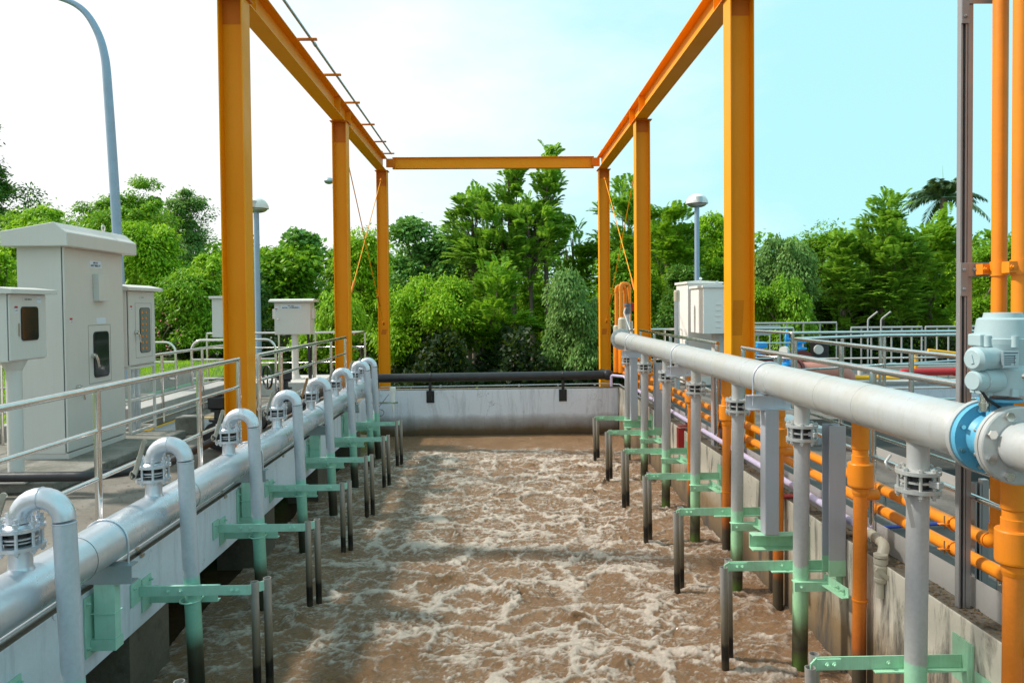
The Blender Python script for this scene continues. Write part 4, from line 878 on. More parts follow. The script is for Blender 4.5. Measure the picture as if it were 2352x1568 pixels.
# dry leaf litter on the right wall top and the near deck
def litter(name, label, x0, x1, y0, y1, z, n):
    c = np.stack([rng.uniform(x0, x1, n), rng.uniform(y0, y1, n), np.full(n, z)+rng.uniform(0.002, 0.014, n)], 1)
    a = rng.uniform(0, 6.283, n); ax = np.stack([np.cos(a), np.sin(a), rng.uniform(-.3, .3, n)], 1); nr = np.array([0, 0, 1.0])+rng.normal(size=(n, 3))*0.3
    sd_ = np.cross(ax, nr); sd_ /= np.linalg.norm(sd_, axis=1, keepdims=True); ln = rng.uniform(0.012, 0.035, n)[:, None]
    q = np.stack([c-ax*ln*0.5, c+sd_*ln*0.25, c+ax*ln*0.5, c-sd_*ln*0.25], 1); mb = MB()
    for k in range(n): mb.add([tuple(p) for p in q[k]], [(0, 1, 2, 3)])
    tag(mb.build(name, paint('dry_leaf_'+name, (0.17, 0.11, 0.055), 0.8, 0, 0.5), None), label, 'leaf litter', None, 'stuff')
litter('leaf_litter', 'dry brown leaf litter along the top of the right tank wall', 2.61, 2.73, 3.2, 9.0, -0.05, 1500)
litter('leaf_litter', 'thin scatter of dry leaves on the left deck', -4.1, -2.9, 4.0, 9.0, 0.0, 260)
# ================================================================== CABINETS
def roundrect(w, h, r, n=5):
    pts = []
    for cx, cy, a0 in ((w/2-r, h/2-r, 0), (-w/2+r, h/2-r, 90), (-w/2+r, -h/2+r, 180), (w/2-r, -h/2+r, 270)):
        for i in range(n+1): a = R_(a0+90*i/n); pts.append((cx+r*math.cos(a), cy+r*math.sin(a)))
    return pts
FONT = None
def text_mesh(txt, size, M4, name, parent, off, mat='ink'):
    cu = bpy.data.curves.new(name, 'FONT'); cu.body = txt; cu.size = size; cu.align_x = 'CENTER'; cu.align_y = 'CENTER'; cu.offset = size*0.02
    tmp = bpy.data.objects.new('tmp', cu); COL.objects.link(tmp)
    dg = bpy.context.evaluated_depsgraph_get(); me = bpy.data.meshes.new_from_object(tmp.evaluated_get(dg)); bpy.data.objects.remove(tmp)
    me.transform(Matrix.Translation(-V(off)) @ M4); me.name = name; me.materials.clear(); me.materials.append(M[mat])
    o = bpy.data.objects.new(name, me); COL.objects.link(o); o.parent = parent; return o
def fmat(c, u, w):  # frame: local x -> u, local y -> w
    u, w = V(u), V(w); n = u.cross(w); m = Matrix((u, w, n)).transposed().to_4x4(); m.translation = V(c); return m
class Face:
    """helper for features on a vertical cabinet face: origin o at lower near corner, u along face, n outwards"""
    def __init__(s, o, u, n): s.o, s.u, s.n = V(o), V(u), V(n); s.w = V(0, 0, 1)
    def p(s, a, z, d=0.0): return V(s.o.x, s.o.y, 0)+s.u*a+s.n*d+V(0, 0, z)
    def slab(s, a0, a1, z0, z1, d0, d1, mb=None):
        mb = mb or MB(); vs = [s.p(a, z, d) for d in (d0, d1) for z in (z0, z1) for a in (a0, a1)]
        return mb.add(vs, [(0, 1, 3, 2), (4, 6, 7, 5), (0, 4, 5, 1), (2, 3, 7, 6), (0, 2, 6, 4), (1, 5, 7, 3)])
    def rr(s, a0, a1, z0, z1, r, d0, d1, mb=None):
        mb = mb or MB(); c = s.p((a0+a1)/2, (z0+z1)/2, 0)
        return mb.prism(roundrect(a1-a0, z1-z0, r), c+s.n*d0, c+s.n*d1, s.u, V(0, 0, 1))
def sticker(F, T, a, z, par, sc=1.0):
    w, h = 0.035*sc, 0.045*sc
    T.part('warning_sticker', F.slab(a, a+w, z, z+h, 0.0005, 0.002), 'sign_white', par)
    T.part('red_band', F.slab(a+0.001, a+w-0.001, z+h*0.66, z+h-0.001, 0.0022, 0.003), 'red', par)
    mb = MB(); q = [F.p(a+w*0.12, z+h*0.12, 0.003), F.p(a+w*0.42, z+h*0.12, 0.003), F.p(a+w*0.27, z+h*0.52, 0.003)]; mb.add(q, [(0, 1, 2)]); T.part('warning_triangle', mb, 'yellow', par)
    mb = F.slab(a+w*0.52, a+w*0.92, z+h*0.40, z+h*0.48, 0.0022, 0.003); F.slab(a+w*0.52, a+w*0.92, z+h*0.2, z+h*0.28, 0.0022, 0.003, mb); T.part('fine_print', mb, 'ink', par)
def handle(F, T, a, z, par, sc=1.0, mat='steel'):
    mb = MB(); c = F.p(a, z, 0.001); mb.cyl(c, c+F.n*0.03*sc, 0.026*sc, 16); mb.cyl(c+F.n*0.03*sc, c+F.n*0.045*sc, 0.018*sc, 12)
    d = F.u*0.35+V(0, 0, -1); d.normalize(); mb.tube([c+F.n*0.04*sc, c+F.n*0.05*sc+d*0.05*sc, c+F.n*0.045*sc+d*0.13*sc], [0.013*sc, 0.014*sc, 0.010*sc], 10)
    return T.part('handle', mb, mat, par)
def gap(F, T, a0, a1, z0, z1, par, t=0.004):
    mb = F.slab(a0, a1, z0-t/2, z0+t/2, 0.0, 0.0012); F.slab(a0, a1, z1-t/2, z1+t/2, 0.0, 0.0012, mb)
    F.slab(a0-t/2, a0+t/2, z0, z1, 0.0, 0.0013, mb); F.slab(a1-t/2, a1+t/2, z0, z1, 0.0, 0.0013, mb); return T.part('door_gap', mb, 'rubber', par)
# C1 large cabinet
T = Thing('control_cabinet', 'tall beige control cabinet with overhanging gabled roof, the largest of all', 'cabinet', (-5.0, 8.7, 0.1), 'outdoor control cabinets')
X1, Y0, Y1 = -4.68, 8.1, 9.36
T.part('plinth', MB().box(-5.16, X1+0.0, Y0+0.01, Y1-0.01, 0.101, 0.16), 'cab')
bd = T.part('body', MB().box(-5.18, X1-0.03, Y0, Y1, 0.161, 2.42), 'cab', bevel=0.004)
dr = T.part('door', MB().box(X1-0.022, X1, Y0+0.008, Y1-0.008, 0.175, 2.40), 'cab', bevel=0.005)
T.part('door_seal', MB().box(X1-0.0295, X1-0.0225, Y0+0.012, Y1-0.012, 0.18, 2.395), 'rubber')
rp_ = [(-5.26, 2.40), (-4.56, 2.40), (-4.56, 2.545), (-4.62, 2.585), (-4.70, 2.655), (-5.26, 2.56)]
rf = T.part('roof', MB().add([V(a, Y0-0.14, b) for a, b in rp_]+[V(a, Y1+0.12, b) for a, b in rp_], [list(range(6)), [11-i for i in range(6)]]+[(i, 6+i, 6+(i+1) % 6, (i+1) % 6) for i in range(6)]), 'cab', bevel=0.008)
T.part('lifting_eye', MB().tube([(-4.75, Y1-0.3+0.035*math.cos(t), 2.70+0.035*math.sin(t)) for t in np.linspace(0, 2*math.pi, 17)[:-1]], 0.009, 8, closed=True), 'cab', rf)
F = Face((X1, Y0, 0), (0, 1, 0), (1, 0, 0)); T_ = T
T.part('vent_box', F.slab(0.57, 0.79, 1.82, 2.13, 0.0005, 0.07), 'cab', dr, 0.004)
T.part('name_plate', F.slab(0.50, 0.76, 2.205, 2.285, 0.0005, 0.003), 'sign_white', dr)
FR = fmat(F.p(0.63, 2.262, 0.0042), F.u, (0, 0, 1))
text_mesh('MBR-304', 0.026, FR, 'plate_text', dr, T.loc)
text_mesh('MBR控制設備盤', 0.03, fmat(F.p(0.63, 2.228, 0.0042), F.u, (0, 0, 1)), 'plate_text', dr, T.loc)
T.part('notice', F.slab(0.63, 0.83, 1.555, 1.625, 0.0005, 0.002), 'sign_white', dr)
sticker(F, T, 0.085, 1.565, dr, 1.5)
gap(F, T, 0.45, 0.93, 0.87, 1.54, dr)
T.part('window_gasket', F.rr(0.55, 0.88, 0.93, 1.465, 0.05, 0.0005, 0.010), 'rubber', dr)
T.part('window', F.rr(0.562, 0.868, 0.942, 1.453, 0.045, 0.0102, 0.0112), 'glass', dr)
handle(F, T, 0.525, 1.19, dr, 1.1); handle(F, T, 0.20, 0.86, dr, 1.15)
# C2 near cabinet on a post
T = Thing('control_cabinet', 'small beige cabinet on a round post at the left edge, its window reflecting orange', 'cabinet', (-4.58, 7.07, 0.1), 'outdoor control cabinets')
X1, Y0, Y1 = -4.43, 6.80, 7.36
T.part('body', MB().box(-4.80, X1-0.022, Y0, Y1, 1.25, 1.88), 'cab', bevel=0.004)
dr = T.part('door', MB().box(X1-0.016, X1, Y0+0.008, Y1-0.008, 1.262, 1.868), 'cab', bevel=0.004)
T.part('door_seal', MB().box(X1-0.0215, X1-0.0165, Y0+0.012, Y1-0.012, 1.266, 1.862), 'rubber')
rp_ = [(-4.84, 1.872), (-4.36, 1.872), (-4.36, 1.915), (-4.58, 1.94), (-4.84, 1.925)]
T.part('roof', MB().add([V(a, Y0-0.06, b) for a, b in rp_]+[V(a, Y1+0.07, b) for a, b in rp_], [list(range(5)), [9-i for i in range(5)]]+[(i, 5+i, 5+(i+1) % 5, (i+1) % 5) for i in range(5)]), 'cab_white', bevel=0.005)
F = Face((X1, Y0, 0), (0, 1, 0), (1, 0, 0))
T.part('name_plate', F.slab(0.195, 0.355, 1.80, 1.845, 0.0005, 0.003), 'cab_white', dr)
text_mesh('ICP-301A', 0.026, fmat(F.p(0.275, 1.822, 0.0042), F.u, (0, 0, 1)), 'plate_text', dr, T.loc)
T.part('notice', F.slab(0.41, 0.475, 1.79, 1.85, 0.0005, 0.002), 'sign_white', dr)
T.part('notice_line', F.slab(0.415, 0.468, 1.822, 1.826, 0.0021, 0.003), 'ink', dr)
sticker(F, T, 0.075, 1.70, dr, 1.35)
T.part('window_gasket', F.rr(0.165, 0.42, 1.435, 1.755, 0.035, 0.0005, 0.008), 'rubber', dr)
T.part('window', F.rr(0.173, 0.412, 1.443, 1.747, 0.03, 0.0082, 0.0092), 'glass', dr)
T.part('pull', F.rr(0.125, 0.145, 1.48, 1.60, 0.009, 0.0005, 0.006), 'brass', dr)
F2 = Face((-4.80, Y0, 0), (1, 0, 0), (0, -1, 0)); mb = MB()
for i in range(5): F2.slab(0.10, 0.24, 1.32+i*0.045, 1.328+i*0.045, 0.0005, 0.012, mb)
T.part('louvre', mb, 'cab')
ps = T.part('post', MB().cyl((-4.58, 7.08, 0.125), (-4.58, 7.08, 1.249), 0.068, 28).lathe((-4.58, 7.08, 1.15), (0, 0, 1), [(0.068, 0), (0.115, 0.098)], 24), 'cab')
T.part('base_plate', MB().box(-4.74, -4.42, 6.94, 7.22, 0.105, 0.120), 'cab_white', bevel=0.002)
# C3
T = Thing('control_cabinet', 'beige cabinet with a tall narrow window full of orange buttons, on an angle frame', 'cabinet', (-4.9, 9.95, 0), 'outdoor control cabinets')
X1, Y0, Y1 = -4.75, 9.60, 10.36
T.part('body', MB().box(-5.06, X1-0.022, Y0, Y1, 0.98, 1.97), 'cab', bevel=0.004)
dr = T.part('door', MB().box(X1-0.016, X1, Y0+0.03, Y1-0.008, 0.995, 1.955), 'cab', bevel=0.004)
T.part('door_seal', MB().box(X1-0.0215, X1-0.0165, Y0+0.028, Y1-0.012, 1.0, 1.95), 'rubber')
rp_ = [(-5.12, 1.962), (-4.68, 1.962), (-4.68, 2.005), (-4.86, 2.045), (-5.12, 2.02)]
T.part('roof', MB().add([V(a, Y0-0.10, b) for a, b in rp_]+[V(a, Y1+0.10, b) for a, b in rp_], [list(range(5)), [9-i for i in range(5)]]+[(i, 5+i, 5+(i+1) % 5, (i+1) % 5) for i in range(5)]), 'cab_white', bevel=0.005)
F = Face((X1, Y0, 0), (0, 1, 0), (1, 0, 0))
T.part('name_plate', F.slab(0.33, 0.47, 1.855, 1.895, 0.0005, 0.003), 'cab_white', dr); text_mesh('ICP-302', 0.02, fmat(F.p(0.40, 1.875, 0.0042), F.u, (0, 0, 1)), 'plate_text', dr, T.loc)
sticker(F, T, 0.065, 1.70, dr, 1.5)
gap(F, T, 0.20, 0.65, 1.08, 1.80, dr, 0.003)
T.part('window_gasket', F.rr(0.315, 0.60, 1.14, 1.74, 0.04, 0.0005, 0.008), 'rubber', dr)
T.part('window', F.rr(0.323, 0.592, 1.148, 1.732, 0.035, 0.0082, 0.009), paint('panel_behind_glass', (0.20, 0.21, 0.20), 0.08, 0, 0.2), dr)
for i in range(7):
    for j in range(2):
        T.part('button', MB().cyl(F.p(0.375+j*0.10, 1.20+i*0.08, 0.0092), F.p(0.375+j*0.10, 1.20+i*0.08, 0.012), 0.017, 12), 'orange_pipe', dr)
handle(F, T, 0.185, 1.42, dr, 1.05)
mb = MB()
for a in (-5.03, X1-0.03):
    for b in (Y0+0.02, Y1-0.05): mb.box(a, a+0.03, b, b+0.03, 0.02, 0.979)
for z in (0.10, 0.52, 0.94):
    mb.box(-5.0, X1-0.03, Y0+0.022, Y0+0.048, z, z+0.03); mb.box(-5.0, X1-0.03, Y1-0.048, Y1-0.022, z, z+0.03); mb.box(X1-0.028, X1-0.002, Y0+0.05, Y1-0.05, z, z+0.03)
T.part('stand', mb, 'cab')
mb = MB()
for x, y, r in ((-4.93, 9.8, 0.02), (-4.88, 9.95, 0.035), (-4.9, 10.12, 0.04)): mb.cyl((x, y, 0.02), (x, y, 0.979), r, 12)
T.part('cable_duct', mb, 'galv')
# C4
T = Thing('control_cabinet', 'beige louvred cabinet half hidden behind the nearest left orange column', 'cabinet', (-5.1, 14.2, 0), 'outdoor control cabinets')
T.part('body', MB().box(-5.36, -4.95, 14.0, 14.35, 1.18, 1.90), 'cab', bevel=0.004)
T.part('roof', MB().box(-5.40, -4.90, 13.95, 14.40, 1.901, 1.95), 'cab_white', bevel=0.01)
F = Face((-5.36, 14.0, 0), (1, 0, 0), (0, -1, 0)); mb = MB()
for i in range(5): F.slab(0.19, 0.29, 1.24+i*0.055, 1.25+i*0.055, 0.0005, 0.012, mb)
T.part('louvre', mb, 'cab_white'); T.part('post', MB().cyl((-5.12, 14.2, 0.322), (-5.12, 14.2, 1.179), 0.06, 20), 'cab')
# C5
T = Thing('control_cabinet', 'beige cabinet on a round post with white name sign, right of nearest left column', 'cabinet', (-4.08, 15.1, 0.27), 'outdoor control cabinets')
bx0, bx1 = -4.50, -3.77
T.part('body', MB().box(bx0, bx1, 15.02, 15.32, 1.18, 1.83), 'cab', bevel=0.004)
dr = T.part('door', MB().box(bx0+0.008, bx1-0.008, 15.0, 15.018, 1.19, 1.82), 'cab', bevel=0.004)
rp_ = [(14.90, 1.835), (15.40, 1.835), (15.40, 1.87), (15.02, 1.90), (14.90, 1.87)]
T.part('roof', MB().add([V(bx0-0.08, a, b) for a, b in rp_]+[V(bx1+0.08, a, b) for a, b in rp_], [[4-i for i in range(5)], [5+i for i in range(5)]]+[(i, (i+1) % 5, 5+(i+1) % 5, 5+i) for i in range(5)]), 'cab_white', bevel=0.004)
T.part('side_box', MB().box(bx1+0.001, bx1+0.05, 15.05, 15.25, 1.50, 1.70), 'cab', bevel=0.003); T.part('side_box', MB().box(bx0-0.05, bx0-0.001, 15.05, 15.25, 1.50, 1.70), 'cab', bevel=0.003)
F = Face((bx0, 15.0, 0), (1, 0, 0), (0, -1, 0))
T.part('name_plate', F.slab(0.135, 0.545, 1.70, 1.78, 0.0005, 0.003), 'sign_white', dr)
text_mesh('WE-3401', 0.034, fmat(F.p(0.34, 1.758, 0.0042), F.u, (0, 0, 1)), 'plate_text', dr, T.loc)
text_mesh('MBR池(一)水質監測設備', 0.034, fmat(F.p(0.34, 1.722, 0.0042), F.u, (0, 0, 1)), 'plate_text', dr, T.loc)
T.part('notice', F.slab(0.01, 0.10, 1.71, 1.76, 0.0005, 0.002), 'sign_white', dr)
sticker(F, T, 0.02, 1.645, dr, 1.4)
T.part('handle', MB().cyl(F.p(0.08, 1.50, 0.0), F.p(0.08, 1.50, 0.03), 0.02, 12), 'steel', dr)
T.part('post', MB().cyl((-4.13, 15.15, 0.285), (-4.13, 15.15, 1.179), 0.068, 24).lathe((-4.13, 15.15, 0.285), (0, 0, 1), [(0.11, 0), (0.07, 0.09)], 20), 'cab')
T.part('base_plate', MB().box(-4.28, -3.98, 15.0, 15.3, 0.272, 0.284), 'cab_white')
T.part('cable_bundle', MB().tube([(-3.88, 15.22, 1.18), (-3.87, 15.22, 0.8), (-3.86, 15.22, 0.275)], 0.028, 10).tube([(-3.81, 15.24, 1.18), (-3.83, 15.24, 0.75), (-3.84, 15.24, 0.275)], 0.02, 10), 'black')
# C6, C7 right
def rcab(x0, x1, y0, y1, z0, z1, label, legs):
    T = Thing('control_cabinet', label, 'cabinet', ((x0+x1)/2, (y0+y1)/2, 0), 'outdoor control cabinets')
    T.part('body', MB().box(x0, x1, y0, y1, z0, z1), 'cab_bright', bevel=0.004)
    rp = [(x0-0.03, z1+0.001), (x1+0.02, z1+0.001), (x1+0.02, z1+0.035), (x0+0.22, z1+0.07), (x0-0.03, z1+0.05)]
    T.part('roof', MB().add([V(a, y0-0.04, b) for a, b in rp]+[V(a, y1+0.04, b) for a, b in rp], [list(range(5)), [9-i for i in range(5)]]+[(i, 5+i, 5+(i+1) % 5, (i+1) % 5) for i in range(5)]), 'cab_bright', bevel=0.005)
    F = Face((x0, y0, 0), (1, 0, 0), (0, -1, 0)); mb = MB()
    if legs:
        for i in range(5): F.slab(0.24, 0.34, z0+0.12+i*0.11, z0+0.135+i*0.11, 0.0005, 0.014, mb)
        T.part('louvre', mb, 'cab_bright'); T.part('post', MB().cyl(((x0+x1)/2, (y0+y1)/2, 0.01), ((x0+x1)/2, (y0+y1)/2, z0-0.001), 0.13, 24), 'cab_white')
    T.part('door_gap', F.slab(x1-x0-0.06, x1-x0-0.052, z0+0.02, z1-0.02, 0.0, 0.001), 'rubber')
    T.part('lifting_eye', MB().tube([(x0+0.3, y0+0.1+0.0*t, z1+0.11)for t in (0,)]*1+[(x0+0.3, y0+0.12, z1+0.115)], 0.03, 8), 'cab_bright')
    return T
rcab(4.0, 4.85, 14.3, 15.25, 1.14, 2.03, 'white louvred cabinet on a thick post behind the nearest right column', True)
rcab(3.98, 4.7, 15.4, 16.4, 0.02, 2.14, 'tall white cabinet standing just left of the louvred one, behind the right header', False)
T = Thing('vent_post', 'slim grey upright pipe with beige cap, left of the tall white cabinet', 'post', (3.65, 15.0, 0))
T.part('pipe', MB().cyl((3.65, 15.0, -0.05), (3.65, 15.0, 1.80), 0.055, 20), 'galv'); T.part('cap', MB().lathe((3.65, 15.0, 1.78), (0, 0, 1), [(0.062, 0), (0.062, 0.19), (0.05, 0.225)], 20), 'beige')

# ================================================================== VALVES on left deck
def gear_valve(x, y, z, label, wheel):
    T = Thing('gear_valve', label, 'valve', (x, y, z), 'black gear valves')
    T.part('flange', MB().lathe((x, y-0.10, z), (0, 1, 0), [(0.165, 0), (0.165, 0.03), (0.11, 0.032), (0.10, 0.17), (0.165, 0.172), (0.165, 0.2)], 32), 'castblack')
    T.part('bonnet', MB().lathe((x, y, z+0.08), (0, 0, 1), [(0.10, 0), (0.075, 0.08), (0.12, 0.085), (0.12, 0.115), (0.06, 0.12), (0.055, 0.2), (0.10, 0.205), (0.10, 0.235)], 20), 'castblack')
    T.part('gearbox', MB().box(x-0.11, x+0.10, y-0.09, y+0.09, z+0.316, z+0.47).cyl((x, y, z+0.471), (x, y, z+0.50), 0.07, 16), 'castblack', bevel=0.02)
    if wheel:
        T.part('stem', MB().cyl((x-0.1, y, z+0.39), (x-0.30, y, z+0.39), 0.02, 10), 'castblack')
        c = V(x-0.30, y, z+0.39); T.part('handwheel', MB().tube([c+V(0.0, 0.19*math.cos(t), 0.19*math.sin(t)) for t in np.linspace(0, 2*math.pi, 29)[:-1]], 0.017, 8, closed=True).cyl(c+V(0, -0.18, 0), c+V(0, 0.18, 0), 0.013, 8).cyl(c+V(0, 0, -0.18), c+V(0, 0, 0.18), 0.013, 8), 'castblack')
        T.part('tag', MB().box(x-0.26, x-0.255, y-0.05, y+0.03, z+0.19, z+0.27), 'yellow'); T.part('tag', MB().box(x-0.26, x-0.255, y-0.05, y+0.03, z+0.272, z+0.33), 'sign_white')
    return T
gear_valve(-3.42, 9.1, 0.18, 'black gear valve standing just left of the nearest left orange column', False)
o = gear_valve(-3.62, 12.6, 0.18, 'black gear valve with a large handwheel, between the near and middle left columns', True)
o.o.rotation_euler = (0, 0, R_(40))
T = Thing('black_hose_pipe', 'slimmer black pipe lying across the plinth in front of the cabinets', 'pipe', (-5, 6.85, 0.2))
T.part('pipe', MB().tube(fillet([(-12, 6.84, 0.20), (-3.75, 6.85, 0.19), (-3.36, 7.35, 0.16), (-3.36, 8.95, 0.16)], 0.3, 8), 0.046, 18), 'black')
T = Thing('drain_tee', 'black flanged elbow and brass cock beside the second black valve', 'pipe fitting', (-3.3, 10.3, 0.2))
T.part('flange', MB().lathe((-3.36, 10.1, 0.2), (0.2, 1, 0), [(0.17, 0), (0.17, 0.04), (0.11, 0.05), (0.11, 0.25)], 28), 'castblack')
T.part('cock', MB().cyl((-3.3, 10.2, 0.36), (-3.3, 10.2, 0.50), 0.018, 8).box(-3.33, -3.27, 10.19, 10.21, 0.48, 0.50), 'rust')

# ================================================================== LAMPS
def lamp_dome(x, y, zt, label):
    T = Thing('dome_lamp', label, 'street lamp', (x, y, -0.6), 'short dome headed lamp posts')
    T.part('pole', MB().cyl((x, y, -0.6), (x, y, zt-0.30), 0.075, 20, 0.065), 'bluegrey')
    T.part('neck', MB().cyl((x, y, zt-0.31), (x, y, zt-0.2), 0.09, 16), 'galv')
    h = T.part('head', MB().sphere((x, y, zt-0.26), 0.30, 24, 10, (1, 1, 0.92), 0.0), 'white')
    T.part('recess', MB().cyl((x, y-0.235, zt-0.255), (x, y-0.235, zt-0.10), 0.09, 16), 'galv', h)
    T.part('lens', MB().sphere((x, y, zt-0.27), 0.26, 20, 6, (1, 1, -0.35), 0.0), 'galv')
lamp_dome(-5.85, 18.2, CH+250*18.2/1700, 'dome headed lamp post seen beside the nearest left orange column')
lamp_dome(5.45, 20.1, CH+252*20.1/1700, 'dome headed lamp post behind the right cabinets')
T = Thing('swan_neck_lamp', 'tall blue grey lamp post curving over to the left above the cabinets', 'street lamp', (-6.6, 13, 0.1))
pp = [(-6.55, 13, 0.0), (-6.66, 13, 4.2)]
pp = [(-6.50, 13, 0.0), (-6.58, 13, 3.0), (-6.68, 13, 5.4), (-6.74, 13, 6.15), (-6.90, 13, 6.62), (-7.15, 13, 6.93), (-7.55, 13, 7.10), (-8.1, 13, 7.18), (-9.2, 12.9, 7.22)]
sp = []
for i in range(len(pp)-1):
    p0, p1, p2, p3 = V(pp[max(i-1, 0)]), V(pp[i]), V(pp[i+1]), V(pp[min(i+2, len(pp)-1)])
    for q in range(6):
        t = q/6; sp.append(0.5*((2*p1)+(p2-p0)*t+(2*p0-5*p1+4*p2-p3)*t*t+(3*p1-p0-3*p2+p3)*t**3))
sp.append(V(pp[-1])); T.part('pole', MB().tube(sp, [0.088-0.046*min(1, (i/len(sp))*1.3) for i in range(len(sp))], 20), 'bluegrey')
T.part('lamp_head', MB().sphere((-9.5, 12.9, 7.22), 0.3, 14, 8, (1.2, 0.6, 0.4), -1), 'galv')
T = Thing('road_lamp', 'distant road lamp head poking out left of the middle left column', 'street lamp', (-6.5, 30, -1))
T.part('pole', MB().tube(fillet([(-6.28, 30, -1.3), (-6.28, 30, 6.2), (-6.55, 30, 6.55)], 0.1, 4), 0.05, 12), 'galv')
T.part('lamp_head', MB().sphere((-6.72, 30, 6.80), 0.22, 16, 8, (0.9, 0.8, 0.62), -1), 'galv')

# ================================================================== FAR RIGHT PLANT
T = Thing('tank_wall', 'whitewashed far wall of the second tank beyond the right railings', 'wall', (8, 16.3, -0.5))
T.part('wall', MB().box(4.3, 16, 16.3, 16.6, -1.6, -0.12), 'wallF'); T.part('coping', MB().box(4.28, 16, 16.26, 16.64, -0.119, -0.04), 'parapet', bevel=0.01)
structure('second_tank_water', MB().box(4.25, 16, -2, 16.29, -1.2, -1.0), 'dark')
structure('cross_walkway', MB().box(4.25, 16, 10.95, 11.95, -0.2, -0.02), 'deck_dark')
single('tank_side_wall', MB().box(4.20, 4.32, -2, 16.28, -1.4, -0.01), 'parapet', 'grey side wall of the second tank below the right walkway', 'wall')
single('steel_duct', MB().box(3.55, 3.95, 8.8, 9.9, 0.001, 0.22), 'galv', 'low grey steel box on the right walkway', 'box', bevel=0.01)
def vpipe(x, y, z, L_, r, mat, name, label):
    T = Thing(name, label, 'pipe', (x, y, z)); T.part('pipe', MB().cyl((x, y, z), (x+L_, y, z), r, 24), mat); return T
T = Thing('blue_valve', 'bright blue valve with spoked handwheel on the salmon pipe, far right plant', 'valve', (6.7, 17.6, 0.2), 'bright blue valves')
def bluevalve(T, x, y, z, wheel):
    T.part('body', MB().cyl((x, y-0.16, z), (x, y+0.16, z), 0.20, 20).lathe((x, y, z+0.1), (0, 0, 1), [(0.13, 0), (0.11, 0.16), (0.17, 0.17), (0.17, 0.22), (0.07, 0.23), (0.06, 0.34)], 18), 'skyblue')
    T.part('bonnet', MB().box(x-0.13, x+0.13, y-0.12, y+0.12, z+0.41, z+0.55), 'skyblue', bevel=0.03)
    if wheel:
        c = V(x-0.32, y-0.05, z+0.52); T.part('handwheel', MB().tube([c+V(0.16*math.cos(t)*0.5, 0.14*math.cos(t), 0.20*math.sin(t)) for t in np.linspace(0, 2*math.pi, 25)[:-1]], 0.024, 8, closed=True).cyl(c-V(0.07, 0.12, 0), c+V(0.07, 0.12, 0), 0.02, 8).cyl(c-V(0, 0, 0.18), c+V(0, 0, 0.18), 0.02, 8).cyl(c, V(x, y, z+0.48), 0.03, 8), 'skyblue')
        T.part('spindle_hub', MB().cyl(c-V(0.01, 0.03, 0), c+V(0.02, 0.03, 0), 0.04, 10), 'skyblue')
    T.part('flange', MB().cyl((x+0.001, y-0.20, z), (x+0.001, y-0.161, z), 0.26, 24).cyl((x+0.001, y+0.161, z), (x+0.001, y+0.2, z), 0.26, 24), 'darkred')
bluevalve(T, 7.15, 17.4, 0.35, True)
T = Thing('blue_valve', 'bright blue valve just right of the nearest right orange column', 'valve', (6.5, 17.6, 0.2), 'bright blue valves'); bluevalve(T, 6.30, 17.6, 0.25, False)
T = Thing('blue_valve', 'bright blue valve end on, nearest the salmon pipe', 'valve', (7.6, 16.9, 0.1), 'bright blue valves'); bluevalve(T, 6.65, 16.9, 0.02, False)
T = Thing('salmon_pipe', 'fat salmon painted pipe with maroon flanges beyond the right railings', 'pipe', (7.8, 17.0, 0))
T.part('pipe', MB().tube(fillet([(6.75, 17.0, 0.14), (7.6, 17.05, 0.14), (8.15, 17.1, 0.05), (8.25, 17.1, -0.6)], 0.35, 8), 0.21, 24), 'pink')
T.part('flange', MB().cyl((6.93, 17.02, 0.14), (7.0, 17.03, 0.14), 0.26, 24), 'darkred')
T = Thing('red_pipe', 'red pipe lying beyond the second tank wall', 'pipe', (10, 17.3, 0.05)); T.part('pipe', MB().tube(fillet([(9.25, 17.3, -0.1), (9.6, 17.3, 0.06), (13, 17.3, 0.06)], 0.2), 0.085, 18), 'red'); T.part('joint', MB().cyl((10.8, 17.3, 0.06), (10.9, 17.3, 0.06), 0.1, 18), 'red')
T = Thing('yellow_pipe', 'yellow pipe lying low beyond the second tank, left of the red one', 'pipe', (8, 17, 0)); T.part('pipe', MB().cyl((7.9, 17.0, -0.02), (9.3, 17.0, -0.06), 0.065, 16), 'yellow'); T.part('joint', MB().cyl((8.8, 17.0, -0.045), (8.88, 17.0, -0.047), 0.08, 16), 'yellow')
T = Thing('yellow_pipe', 'small yellow riser and tee in front of the far right trees', 'pipe', (10.2, 17.6, 0)); T.part('riser', MB().cyl((10.05, 17.6, 0.1), (10.05, 17.6, 0.56), 0.055, 14), 'yellow'); T.part('tee', MB().cyl((10.35, 17.6, 0.55), (11.2, 17.6, 0.45), 0.045, 14), 'yellow')
T = Thing('black_gauge_pump', 'black valve head with round pressure gauge behind the right railings', 'gauge', (8.2, 19, 0)); T.part('body', MB().box(8.15, 8.55, 18.9, 19.2, 0.2, 0.75), 'castblack', bevel=0.05); T.part('dome', MB().sphere((8.35, 19.05, 0.75), 0.2, 14, 6, (1.2, 1, 0.4), 0), 'castblack'); T.part('gauge', MB().cyl((8.25, 18.84, 0.52), (8.25, 18.89, 0.52), 0.12, 20), 'cab_white')
T = Thing('pressure_gauge', 'round beige pressure gauge left of the blue handwheel', 'gauge', (6.4, 17, 0.5)); T.part('dial', MB().cyl((6.55, 16.85, 0.62), (6.62, 16.9, 0.62), 0.11, 18), 'cab_white'); T.part('stem', MB().cyl((6.58, 16.88, 0.3), (6.58, 16.88, 0.52), 0.015, 8), 'steel')
